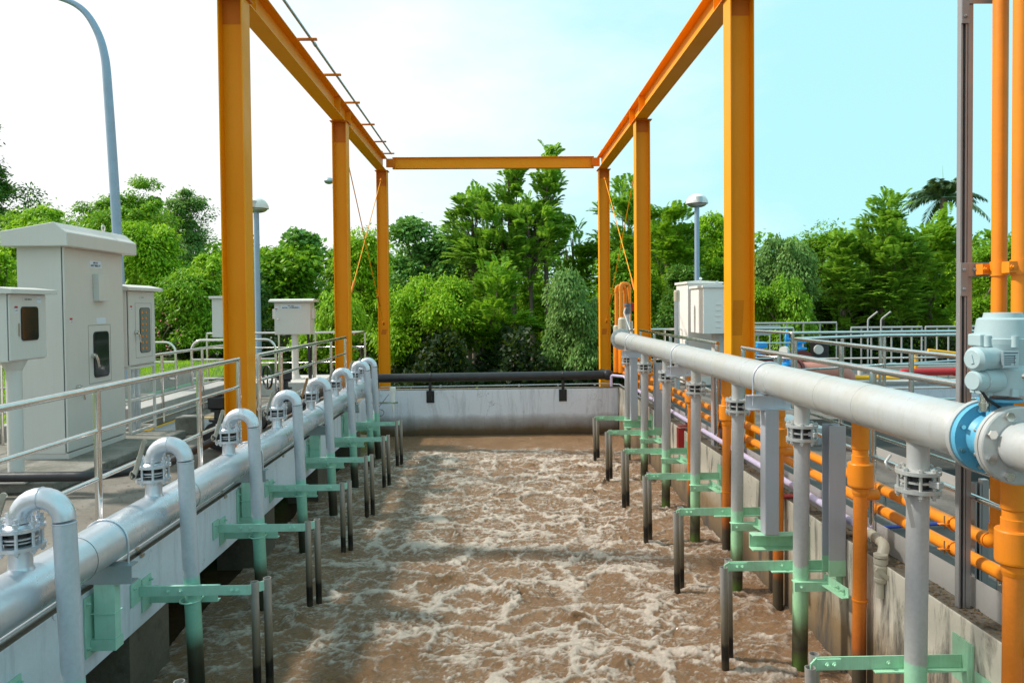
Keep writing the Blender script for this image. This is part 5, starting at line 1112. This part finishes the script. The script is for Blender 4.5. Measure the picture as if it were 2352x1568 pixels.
# white ladder / guard frames far right
M['guard'] = paint('guard_grey', (0.42, 0.43, 0.42), 0.45, 0.2, 0.2, (0.3, 0.3, 0.28), 6)
def guard(x0, x1, y, z0, z1, n, label, ladder=False):
    T = Thing('guard_frame', label, 'frame', ((x0+x1)/2, y, z0), 'white guard frames far right')
    T.part('top_rail', MB().cyl((x0, y, z1), (x1, y, z1), 0.03, 10), 'guard'); T.part('bottom_rail', MB().box(x0, x1, y-0.02, y+0.02, z0+0.12, z0+0.22), 'guard')
    for i in range(n):
        x = x0+(x1-x0)*i/(n-1)
        T.part('upright', MB().cyl((x, y, z0), (x, y, z1-0.01), 0.022, 8), 'guard')
    if ladder:
        for xx in (x0+0.4, x0+0.75): T.part('ladder_rail', MB().tube(fillet([(xx, y-0.1, z0), (xx, y-0.1, z1+0.22), (xx+0.15, y-0.3, z1+0.42)], 0.12), 0.022, 8), 'guard')
        T.part('ladder_bar', MB().box(x0+0.3, x0+1.4, y-0.13, y-0.09, z1-0.22, z1-0.12), 'guard')
guard(5.6, 7.3, 19, -0.1, 1.12, 4, 'pale grey tubular guard behind the bright blue valves', True)
guard(7.3, 9.7, 21, -0.1, 1.15, 6, 'pale grey tubular guard behind the black gauge head', False)
guard(9.4, 11.3, 19.5, -0.3, 1.05, 8, 'pale grey tubular guard with a short ladder at its left end', True)
guard(11.4, 14.5, 19.5, -0.3, 1.05, 11, 'pale grey tubular guard seen past the tall strut post', False)
T = Thing('beige_pipe', 'pale beige pipe along the ground in front of the far white guards', 'pipe', (10, 18.4, 0)); T.part('pipe', MB().tube(fillet([(9.0, 18.2, -0.3), (9.0, 18.2, 0.12), (13, 18.2, 0.12)], 0.08), 0.06, 12), 'cab_white')
T = Thing('conduit_span', 'thin galvanised conduit crossing the second tank behind the railings', 'conduit', (7, 14, 0.8)); T.part('pipe', MB().tube([(6.0, 13.6, 0.50), (9, 13.8, 0.62), (13, 14, 0.74)], 0.022, 10), 'galv'); T.part('coupling', MB().cyl((7.3, 13.69, 0.556), (7.45, 13.70, 0.56), 0.032, 10), 'galv')
structure('plant_yard', MB().box(4.3, 30, 16.62, 24, -0.9, -0.3), 'deck')
# far right corner: orange U loops with beige caps, grey valve
for k, (x, y) in enumerate(((2.56, 16.6), (2.62, 16.45))):
    T = Thing('orange_loop', ('orange pipe loop with beige cap behind the right header flange, rear one', 'taller orange pipe loop with white and beige cap behind the right header flange, front one')[k], 'pipe', (x, y, 0.3), 'orange pipe loops')
    zt = 1.72+(702-(668 if k == 0 else 662))*y/1700; xb = (1417-1143)/1700*y if k == 0 else (1427-1143)/1700*y
    T.part('loop', MB().tube(fillet([(xb, y, 1.0), (xb, y, zt+0.08), (xb+0.21, y+0.1, zt+0.08), (xb+0.21, y+0.1, 0.6)], 0.07, 8), 0.042, 16), 'orange_pipe')
    for dx in (0, 0.21): T.part('socket', MB().cyl((xb+dx, y+dx*0.48, zt-0.06), (xb+dx, y+dx*0.48, zt-0.01), 0.05, 16), 'orange_pipe')
    if k == 0:
        T.part('cap', MB().lathe((xb, y, 0.99), (0, 0, 1), [(0.075, 0), (0.075, 0.24), (0.05, 0.27)], 20), 'beige'); T.part('body', MB().cyl((xb, y, 0.2), (xb, y, 0.989), 0.078, 20), 'orange_pipe')
    else:
        T.part('cap', MB().lathe((xb+0.03, y, 1.18), (0, 0, 1), [(0.10, 0), (0.092, 0.22), (0.06, 0.26)], 24), 'beige'); T.part('sleeve', MB().cyl((xb+0.03, y, 1.02), (xb+0.03, y, 1.179), 0.092, 24), 'white'); T.part('body', MB().cyl((xb+0.03, y, 0.2), (xb+0.03, y, 1.019), 0.092, 24), 'orange_pipe')
T = Thing('grey_valve', 'grey union ball valve with a red lever above the right header end flange', 'valve', (2.78, 16.0, 1.6))
T.part('body', MB().cyl((2.79, 15.8, 1.52), (2.79, 15.8, 1.70), 0.065, 16).cyl((2.79, 15.8, 1.70), (2.79, 15.8, 1.75), 0.08, 16), paint('dark_grey_pvc', (0.12, 0.14, 0.17), 0.45)); T.part('lever', MB().box(2.88, 2.93, 15.78, 15.82, 1.58, 1.76), 'red', bevel=0.006)
T.part('tube', MB().tube([(2.73, 15.75, 1.65), (2.70, 15.75, 1.55), (2.80, 15.6, 1.2), (2.84, 15.5, 1.0)], 0.016, 8), 'white'); T.part('stub', MB().cyl((2.79, 15.8, 1.0), (2.79, 15.8, 1.52), 0.05, 14), 'galv')
T = Thing('capped_pipe', 'grey beige capped pipe end behind the right header end flange', 'pipe', (2.95, 15.9, 0.9)); T.part('pipe', MB().cyl((2.86, 15.9, 0.5), (2.86, 15.9, 1.36), 0.06, 16), 'beige')
# ================================================================== VEGETATION
def leafmat(name, dark, mid, light, trans=0.45):
    m, nt, bs = nodes(name); g = nt.nodes.new('ShaderNodeNewGeometry')
    n = noise(nt, 0.9, 4, 0.6, g.outputs['Position'])
    f = math_(nt, 'ADD', math_(nt, 'MULTIPLY', g.outputs['Random Per Island'], 0.55), math_(nt, 'MULTIPLY', n.outputs[0], 0.6))
    c = ramp(nt, f, [(0.18, dark), (0.55, mid), (0.95, light)]).outputs[0]
    L(nt, c, bs.inputs['Base Color']); bs.inputs['Roughness'].default_value = 0.5; bs.inputs['Specular IOR Level'].default_value = 0.22
    t = nt.nodes.new('ShaderNodeBsdfTranslucent'); L(nt, mixc(nt, 0.35, c, (0.28, 0.36, 0.02)), t.inputs['Color'])
    mx = nt.nodes.new('ShaderNodeMixShader'); mx.inputs[0].default_value = trans
    L(nt, bs.outputs[0], mx.inputs[1]); L(nt, t.outputs[0], mx.inputs[2]); L(nt, mx.outputs[0], nt.nodes['Material Output'].inputs[0])
    return m
LM = {'bright': leafmat('bright_leaves', (0.102, 0.256, 0.010), (0.282, 0.538, 0.019), (0.538, 0.768, 0.038)),
      'mid': leafmat('mid_green_leaves', (0.064, 0.179, 0.010), (0.179, 0.397, 0.019), (0.358, 0.614, 0.038)),
      'dark': leafmat('dark_green_leaves', (0.028, 0.096, 0.013), (0.070, 0.192, 0.020), (0.154, 0.333, 0.038), 0.3),
      'olive': leafmat('grey_green_leaves', (0.090, 0.192, 0.045), (0.192, 0.371, 0.090), (0.346, 0.550, 0.166)),
      'broad': leafmat('broad_glossy_leaves', (0.045, 0.147, 0.026), (0.115, 0.307, 0.058), (0.256, 0.512, 0.115), 0.32),
      'fern': leafmat('feathery_leaves', (0.090, 0.218, 0.026), (0.218, 0.461, 0.038), (0.435, 0.666, 0.077), 0.5),
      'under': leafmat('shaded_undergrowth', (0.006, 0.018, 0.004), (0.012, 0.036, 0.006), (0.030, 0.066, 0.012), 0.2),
      'palm': leafmat('palm_fronds', (0.030, 0.070, 0.030), (0.060, 0.130, 0.050), (0.140, 0.220, 0.090), 0.25)}
def unit(n):
    v = rng.normal(size=(n, 3)); return v/np.linalg.norm(v, axis=1, keepdims=True)
def leaf_quads(c, ax, nrm, ln, wd):
    """diamond leaves: c centres, ax long axis, nrm approx normal"""
    side = np.cross(ax, nrm); side /= np.linalg.norm(side, axis=1, keepdims=True)+1e-9
    ln = ln[:, None]; wd = wd[:, None]
    return np.stack([c-ax*ln*0.5, c+side*wd*0.5+ax*ln*0.05, c+ax*ln*0.5, c-side*wd*0.5+ax*ln*0.05], 1)
def mesh_quads(name, q, mat):
    n = len(q); me = bpy.data.meshes.new(name); me.vertices.add(n*4); me.vertices.foreach_set('co', q.reshape(-1).astype(np.float32))
    me.loops.add(n*4); me.loops.foreach_set('vertex_index', np.arange(n*4, dtype=np.int32)); me.polygons.add(n)
    me.polygons.foreach_set('loop_start', np.arange(0, n*4, 4, dtype=np.int32)); me.polygons.foreach_set('loop_total', np.full(n, 4, dtype=np.int32))
    me.update(calc_edges=True); me.materials.append(mat); o = bpy.data.objects.new(name, me); COL.objects.link(o); return o
def crown_clusters(cx, cy, z0, z1, rx, ry, n, shape='round'):
    """cluster centres filling an uneven crown made of several boughs"""
    out = []
    if shape == 'round':
        hz = (z1-z0)/2; nb = 7; bo = []
        for k in range(nb):
            a = rng.uniform(0, 2*math.pi); h = (k+0.6)/nb; w = math.sqrt(max(0.05, 1-(h*1.05-0.15)**2))
            rr = rng.uniform(0.35, 0.62); bo.append((cx+math.cos(a)*rx*w*(1-rr)*0.95, cy+math.sin(a)*ry*w*(1-rr), z0+(z1-z0)*(0.12+0.76*h)+rng.uniform(-.1, .1)*hz, rx*rr, ry*rr, hz*rng.uniform(0.24, 0.40)))
        while len(out) < n:
            b = bo[rng.integers(0, nb)]; d = unit(1)[0]; r = rng.uniform(0.55, 1.0)
            z = b[2]+d[2]*b[5]*r
            if z > z1 or z < z0: continue
            out.append((b[0]+d[0]*b[3]*r, b[1]+d[1]*b[4]*r, z))
        return np.array(out)
    while len(out) < n:
        u = rng.uniform(-1, 1, 3); r = np.linalg.norm(u)
        if r > 1 or r < 0.25 and rng.random() < 0.7: continue
        h = (u[2]+1)/2
        if shape == 'tall': k = 0.45+0.55*math.sin(min(1, (1-h)*1.25+0.08)*math.pi*0.6)
        elif shape == 'spire': k = max(0.12, 1.0-0.85*h**1.3)
        else: k = 1
        out.append((cx+u[0]*rx*k, cy+u[1]*ry*k, z0+h*(z1-z0)))
    return np.array(out)
def tree(name, label, xc, hw, ytop, ybot, Y, mat, kind='round', nclu=60, nleaf=260, leaf=0.17, crad=0.55, ry=None, pinnate=False, droop=0.0, group='trees beyond the plant', trunk=True, cat='tree', base=-1.3, asp=0.42):
    hw *= 1.0 if pinnate else 1.14
    k = Y/1700; cx = (xc-1143)*k; rx = hw*k; z1 = CH-(ytop-702)*k; z0 = CH-(ybot-702)*k; ry = ry or rx*0.8
    T = Thing(name, label, cat, (cx, Y, base), group)
    if not pinnate: nclu = int(nclu*1.0); nleaf = int(nleaf*1.15); crad *= 0.88; leaf *= 0.92
    cl = crown_clusters(cx, Y, z0+crad*0.4, z1-crad*0.45, max(0.2, rx-crad*0.55), ry, nclu, kind)
    cr = crad*(0.35+1.0*rng.random(len(cl))**1.5)*1.1
    qs = []
    if not pinnate:
        n = nclu*nleaf; ci = rng.integers(0, len(cl), n); d = unit(n); rad = (rng.random(n)**0.36)
        rad = np.where(rng.random(n) < 0.13, rad*rng.uniform(1.05, 1.5, n), rad); off = d*rad[:, None]*cr[ci][:, None]*np.array([1.1, 1.1, 0.72])
        c = cl[ci]+off; c[:, 2] -= droop*(np.abs(off[:, 0])+np.abs(off[:, 1]))*0.6
        ax = d*np.array([1, 1, 0.35])+unit(n)*0.7; ax[:, 2] -= droop*1.3+0.15; ax /= np.linalg.norm(ax, axis=1, keepdims=True)
        nr = unit(n)*0.75+np.array([0, 0, 0.9])+d*0.4
        ln = leaf*rng.uniform(0.65, 1.3, n); qs.append(leaf_quads(c, ax, nr, ln, ln*asp))
    else:
        nf = nclu*max(4, nleaf//22); ci = rng.integers(0, len(cl), nf); d = cl[ci]-np.array([cx, Y, 0]); d[:, 2] = 0; d /= np.linalg.norm(d, axis=1, keepdims=True)+0.35; d = d*0.75+unit(nf)*0.55; d[:, 2] = np.abs(d[:, 2])*0.5+0.42+0.5*(cl[ci][:, 2]-z0)/(z1-z0); d /= np.linalg.norm(d, axis=1, keepdims=True)
        st = cl[ci]+unit(nf)*cr[ci][:, None]*0.45; L0 = crad*rng.uniform(0.8, 1.45, nf)
        for j in range(11):
            t = (j+1.0)/11
            p = st+d*(L0*t)[:, None]; p[:, 2] -= (0.38*L0*t*t)
            tn = d.copy(); tn[:, 2] -= 0.76*t; tn /= np.linalg.norm(tn, axis=1, keepdims=True)
            sd_ = np.cross(tn, np.array([0, 0, 1.0])); sd_ /= np.linalg.norm(sd_, axis=1, keepdims=True)+1e-9
            for sg in (-1, 1):
                ax = sd_*sg*0.85+tn*0.55; ax[:, 2] -= 0.25; ax /= np.linalg.norm(ax, axis=1, keepdims=True)
                ll = leaf*(0.65+0.5*math.sin(t*math.pi))*np.ones(nf)*rng.uniform(0.85, 1.15, nf)
                nr = np.cross(sd_, tn)*1.0+unit(nf)*0.25
                qs.append(leaf_quads(p+ax*ll[:, None]*0.5, ax, nr, ll, ll*0.33))
    q = np.concatenate(qs)
    o = mesh_quads('crown', q-np.array([cx, Y, base]), LM[mat]); o.parent = T.o
    if trunk:
        mb = MB(); zc = z0+(z1-z0)*0.35
        lean = rng.uniform(-0.25, 0.25)
        tp = [V(cx, Y, base), V(cx+lean*0.4, Y, base+(zc-base)*0.5), V(cx+lean, Y, zc), V(cx+lean*1.2, Y, z0+(z1-z0)*0.75)]
        r0 = (0.035 if pinnate else 0.05)+(0.02 if pinnate else 0.03)*(z1-base)*0.5; mb.tube(tp, [r0, r0*0.8, r0*0.55, r0*0.2], 9)
        T.part('trunk', mb, 'bark')
        mb = MB()
        for c in cl[rng.permutation(len(cl))[:min(26, len(cl))]]:
            t = rng.uniform(0.25, 0.95); a = tp[1].lerp(tp[3], t*0.8); b = V(*c); mid = a.lerp(b, 0.5)+V(rng.uniform(-.15, .15), rng.uniform(-.15, .15), -0.1)
            mb.tube([a, mid, b], [r0*0.32, r0*0.2, r0*0.07], 5)
        T.part('limb', mb, 'bark')
    return T
# back row first (left to right)
tree('broadleaf_tree', 'tall dark tree cut off by the left edge of the picture', -45, 110, 268, 560, 34, 'dark', nclu=70, nleaf=240, leaf=0.22, crad=0.75)
tree('broadleaf_tree', 'dark tree low at the left edge, below the tall dark one', 40, 120, 412, 760, 33, 'dark', nclu=80, nleaf=220, leaf=0.20, crad=0.75)
tree('broadleaf_tree', 'light green domed tree behind the swan neck lamp post', 215, 118, 385, 760, 36, 'mid', nclu=100, nleaf=240, leaf=0.19, crad=0.8, droop=0.3)
tree('broadleaf_tree', 'light green domed tree just right of the swan neck lamp post', 335, 90, 387, 720, 37, 'mid', nclu=80, nleaf=240, leaf=0.19, crad=0.75, droop=0.3)
tree('broadleaf_tree', 'dark rounded tree left of the nearest left orange column', 420, 78, 425, 690, 33, 'olive', nclu=70, nleaf=260, leaf=0.17, crad=0.65)
tree('broadleaf_tree', 'bright yellow green tree above the large control cabinet', 150, 135, 455, 720, 27, 'bright', nclu=110, nleaf=260, leaf=0.17, crad=0.62, droop=0.4)
tree('broadleaf_tree', 'bright yellow green tree behind the button cabinet', 360, 110, 470, 790, 26, 'bright', nclu=90, nleaf=240, leaf=0.16, crad=0.58, droop=0.4)
tree('broadleaf_tree', 'yellow green sapling between the button cabinet and the near left column', 485, 60, 545, 800, 24, 'bright', nclu=46, nleaf=180, leaf=0.14, crad=0.45, droop=0.3)
tree('broadleaf_tree', 'mid green bushy tree low behind the left railings', 420, 100, 600, 820, 23, 'mid', nclu=80, nleaf=260, leaf=0.14, crad=0.5, droop=0.4)
tree('broadleaf_tree', 'yellow green shrub tree left of the large control cabinet', -10, 75, 560, 760, 22, 'bright', nclu=40, nleaf=220, leaf=0.15, crad=0.5)
tree('large_leaved_tree', 'glossy large leaved tree between the near and middle left columns', 660, 100, 548, 760, 29, 'mid', nclu=90, nleaf=190, leaf=0.23, crad=0.65, asp=0.62)
tree('large_leaved_tree', 'sprig topped large leaved tree against the sky right of the near left column', 695, 42, 522, 640, 30, 'broad', nclu=16, nleaf=120, leaf=0.30, crad=0.55, asp=0.6)
tree('feathery_tree', 'light green weeping tree beside the beige signed cabinet', 755, 75, 640, 860, 22, 'bright', nclu=56, nleaf=300, leaf=0.13, crad=0.45, droop=0.8)
tree('broadleaf_tree', 'green tree filling the gap between the middle and far left columns', 838, 95, 512, 800, 27, 'bright', nclu=90, nleaf=260, leaf=0.16, crad=0.55, droop=0.4)
tree('vine_covered_tree', 'dark rounded vine covered tree left of centre below the cross beam', 985, 105, 478, 760, 36, 'broad', nclu=90, nleaf=240, leaf=0.24, crad=0.8, asp=0.6)
tree('feathery_tree', 'tall feathery tree in the centre with spires above the cross beam', 1160, 120, 415, 700, 31, 'fern', kind='tall', nclu=74, nleaf=240, leaf=0.19, crad=0.62, pinnate=True)
tree('feathery_tree', 'tallest feathery spire above the cross beam, right of centre', 1262, 52, 332, 620, 31, 'fern', kind='spire', nclu=34, nleaf=240, leaf=0.21, crad=0.62, pinnate=True)
tree('feathery_tree', 'feathery spire above the cross beam, left of the tallest', 1185, 40, 345, 560, 31.5, 'fern', kind='spire', nclu=17, nleaf=220, leaf=0.21, crad=0.55, pinnate=True)
tree('broadleaf_tree', 'bright leafy tree below the vine covered one', 985, 125, 600, 858, 25, 'bright', nclu=130, nleaf=270, leaf=0.15, crad=0.55, droop=0.5)
tree('feathery_tree', 'feathery tree low in the centre with a dark trunk', 1140, 105, 600, 850, 25, 'mid', nclu=70, nleaf=240, leaf=0.16, crad=0.6, pinnate=True)
tree('weeping_tree', 'grey green weeping tree left of the far right column', 1320, 78, 608, 862, 23, 'olive', nclu=85, nleaf=330, leaf=0.13, crad=0.45, droop=1.0)
tree('feathery_tree', 'loose feathery tree behind the weeping one, left of the far right column', 1325, 62, 500, 700, 32, 'mid', nclu=26, nleaf=200, leaf=0.20, crad=0.6, pinnate=True)
tree('feathery_tree', 'feathery tree between the far and middle right columns', 1440, 95, 402, 760, 31, 'fern', kind='tall', nclu=80, nleaf=250, leaf=0.20, crad=0.7, pinnate=True)
tree('feathery_tree', 'dark feathery tree left of the right dome lamp', 1545, 80, 440, 800, 28, 'mid', kind='tall', nclu=80, nleaf=240, leaf=0.18, crad=0.62, pinnate=True)
tree('broadleaf_tree', 'rounded light green tree behind the right dome lamp', 1650, 82, 462, 760, 30, 'bright', nclu=80, nleaf=250, leaf=0.16, crad=0.6, droop=0.5)
tree('broadleaf_tree', 'dark green tree behind the white cabinets', 1560, 90, 590, 850, 24, 'dark', nclu=80, nleaf=240, leaf=0.15, crad=0.5)
tree('weeping_tree', 'light green weeping tree right of the nearest right orange column', 1790, 90, 518, 780, 26, 'olive', nclu=100, nleaf=300, leaf=0.14, crad=0.5, droop=0.9)
tree('weeping_tree', 'dark green weeping bush behind the bright blue valves', 1790, 85, 630, 800, 22, 'mid', nclu=80, nleaf=280, leaf=0.12, crad=0.4, droop=0.9)
tree('broadleaf_tree', 'mid green tree in front of the feathery right group', 1880, 80, 530, 790, 28, 'mid', nclu=80, nleaf=250, leaf=0.16, crad=0.55)
tree('feathery_tree', 'feathery tree, left spire of the right group', 1945, 58, 515, 800, 26, 'fern', kind='spire', nclu=50, nleaf=240, leaf=0.18, crad=0.55, pinnate=True)
tree('feathery_tree', 'large feathery tree, tallest of the right group', 2045, 90, 438, 800, 26, 'fern', kind='tall', nclu=110, nleaf=250, leaf=0.18, crad=0.6, pinnate=True)
tree('feathery_tree', 'feathery tree, right shoulder of the right group beneath the palm', 2150, 75, 500, 810, 27, 'mid', nclu=75, nleaf=240, leaf=0.18, crad=0.6, pinnate=True)
tree('broadleaf_tree', 'green tree behind the upright orange pipes', 2300, 100, 520, 810, 30, 'mid', nclu=90, nleaf=230, leaf=0.17, crad=0.6)
tree('broadleaf_tree', 'tree at the right edge seen between the upright orange pipes', 2420, 100, 560, 820, 27, 'bright', nclu=60, nleaf=200, leaf=0.16, crad=0.6)
tree('broadleaf_tree', 'dark leafy tree behind the right walkway railings', 1930, 110, 640, 830, 27.5, 'dark', nclu=80, nleaf=230, leaf=0.15, crad=0.5)
tree('feathery_tree', 'wide loose crown of a feathery tree, left of the two tall spires', 1090, 75, 425, 640, 31.3, 'fern', kind='tall', nclu=44, nleaf=230, leaf=0.19, crad=0.62, pinnate=True)
tree('feathery_tree', 'wide loose crown of a feathery tree between the two tall spires', 1225, 85, 440, 660, 30.6, 'fern', kind='tall', nclu=50, nleaf=230, leaf=0.19, crad=0.62, pinnate=True)
tree('broadleaf_tree', 'full mid green tree filling the skyline behind the button cabinet', 330, 130, 440, 760, 31, 'mid', nclu=120, nleaf=240, leaf=0.18, crad=0.62, droop=0.3)
tree('broadleaf_tree', 'full green tree filling the skyline left of the large control cabinet', 70, 110, 470, 760, 30, 'mid', nclu=90, nleaf=230, leaf=0.18, crad=0.62, droop=0.3)
tree('broadleaf_tree', 'olive green tree showing between the near left column and the dome lamp', 560, 70, 585, 800, 27, 'olive', nclu=60, nleaf=230, leaf=0.16, crad=0.55)
for args in (
 ('broadleaf_tree', 'mid green tree behind the large leaved one, between near and middle left columns', 600, 70, 560, 800, 33, 'mid', 60),
 ('broadleaf_tree', 'light green tree rising between the middle and far left columns, farther back', 800, 80, 560, 800, 34, 'mid', 60),
 ('broadleaf_tree', 'broad green tree behind the feathery centre trees, left of middle', 1080, 110, 540, 820, 35, 'mid', 90),
 ('broadleaf_tree', 'broad green tree behind the weeping tree, right of centre', 1240, 90, 620, 840, 33, 'bright', 70),
 ('broadleaf_tree', 'green tree showing low between the far and middle right columns', 1430, 90, 560, 850, 27, 'mid', 80),
 ('broadleaf_tree', 'green tree filling the gap left of the right dome lamp, farther back', 1510, 90, 520, 800, 34, 'bright', 70),
 ('broadleaf_tree', 'distant green tree right of the nearest right column, behind the weeping tree', 1850, 120, 545, 800, 36, 'bright', 90),
 ('broadleaf_tree', 'green tree behind the tallest of the right group', 2080, 130, 560, 820, 34, 'mid', 90),
 ('broadleaf_tree', 'green tree between the right group and the tall strut post', 2215, 80, 560, 820, 32, 'bright', 70)):
    tree(*args[:8], nclu=args[8], nleaf=230, leaf=0.18, crad=0.62, droop=0.3)
# palm
def palm(xc, yc, Y, label):
    k = Y/1700; c = V((xc-1143)*k, Y, CH-(yc-702)*k); T = Thing('palm_tree', label, 'palm tree', (c.x, Y, -1.3), 'trees beyond the plant')
    T.part('trunk', MB().tube([(c.x+0.3, Y, -1.3), (c.x+0.1, Y, 1.8), (c.x, Y, c.z-0.9), (c.x, Y, c.z)], [0.25, 0.19, 0.16, 0.12], 12), 'bark')
    T.part('spear', MB().cyl(c, c+V(-0.05, 0, 1.45), 0.03, 6, 0.005), 'mint')
    for f in range(17):
        a = 2*math.pi*f/17+rng.uniform(-.15, .15); el = rng.uniform(0.1, 1.25); Lf = rng.uniform(1.6, 2.2)
        d = V(math.cos(a)*math.cos(el), math.sin(a)*math.cos(el), math.sin(el)); pts = []
        for j in range(26):
            t = j/25*Lf; p = c+d*t; p.z -= 0.34*t*t*math.cos(el*0.6); pts.append(p)
        mbr = MB().tube(pts, [0.022*(1-j/27) for j in range(26)], 5); fr = T.part('frond_rib', mbr, 'mint')
        cc, aa, nn, ll = [], [], [], []
        for j in range(2, 26):
            tn = (pts[j]-pts[j-1]).normalized(); sd_ = tn.cross(V(0, 0, 1)).normalized()
            for sg in (-1, 1):
                for r_ in range(2):
                    ax = (sd_*sg*0.8+tn*0.6+V(0, 0, -0.65)+V(*rng.uniform(-.2, .2, 3))).normalized(); l = 0.48*(0.5+math.sin(j/26*math.pi)*0.6)
                    p = pts[j]+(pts[j-1]-pts[j])*0.5*r_; cc.append(p+ax*l*0.5); aa.append(ax); nn.append(tn.cross(ax)); ll.append(l)
        q = leaf_quads(np.array(cc), np.array(aa), np.array(nn), np.array(ll), np.array(ll)*0.13)
        o = mesh_quads('frond', q-np.array(T.loc), LM['palm']); o.parent = fr; 
palm(2178, 462, 33, 'royal palm rising behind the feathery right trees')
# climbing undergrowth: countless, one mass each
def mass(name, label, boxes, mat, n, leaf, asp=0.5):
    qs = []
    for (x0, x1, y0, y1, z0, z1, w) in boxes:
        m = int(n*w); c = np.stack([rng.uniform(x0, x1, m), rng.uniform(y0, y1, m), z0+(z1-z0)*rng.random(m)], 1)
        hh = z0+(z1-z0)*(0.55+0.45*np.sin(c[:, 0]*1.7+np.sin(c[:, 0]*0.6)*2+c[:, 1]*0.8)*0.9); c[:, 2] = np.minimum(c[:, 2], hh+rng.uniform(-0.2, 0.2, m))
        ax = unit(m); ax[:, 2] -= 0.2; ax /= np.linalg.norm(ax, axis=1, keepdims=True)
        ln = leaf*rng.uniform(0.6, 1.3, m); qs.append(leaf_quads(c, ax, unit(m)*0.7+np.array([0, -0.2, 0.8]), ln, ln*asp))
    return tag(mesh_quads(name, np.concatenate(qs), LM[mat]), label, 'undergrowth', None, 'stuff')
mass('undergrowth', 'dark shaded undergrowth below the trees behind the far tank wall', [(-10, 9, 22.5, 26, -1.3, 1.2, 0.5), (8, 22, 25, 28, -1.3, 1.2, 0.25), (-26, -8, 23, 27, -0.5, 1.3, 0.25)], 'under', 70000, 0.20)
mass('distant_woods', 'far off woods closing the gaps between the tree trunks', [(-34, 42, 40, 45, -1.3, 5.9, 1.0)], 'mid', 150000, 0.34, 0.6)
mass('ground_cover', 'leafy ground cover just behind the far tank wall', [(-4, 4, 17.6, 20.5, -1.3, -0.55, 1.0)], 'bright', 16000, 0.12)
# lawn blades
m = 26000; c = np.stack([rng.uniform(-16, -6.45, m), rng.uniform(5, 22, m), np.full(m, 0.19)], 1); ax = unit(m)*0.5+np.array([0, 0, 1.0]); ax /= np.linalg.norm(ax, axis=1, keepdims=True)
tag(mesh_quads('grass', leaf_quads(c, ax, unit(m), rng.uniform(0.06, 0.14, m), np.full(m, 0.018)), LM['bright']), 'short bright grass on the lawn left of the cabinets', 'grass', None, 'stuff')
# pink flowers in the shrubs left
m = 130; c = np.stack([rng.uniform(-11.2, -8.6, m), rng.uniform(19.6, 20.4, m), rng.uniform(0.6, 1.7, m)], 1)
tag(mesh_quads('blossom', leaf_quads(c, unit(m), unit(m), np.full(m, 0.06), np.full(m, 0.05)), paint('pink_blossom', (0.6, 0.16, 0.16), 0.6)), 'scattered pink blossom low in the shrubs behind the left railings', 'flowers', None, 'stuff')
structure('hills', MB().prism([(0, 0), (60, 9), (120, 14), (190, 7), (260, 12), (330, 0)], (-140, 520, -2), (-140, 540, -2), (1, 0, 0), (0, 0, 1)), 'hill')
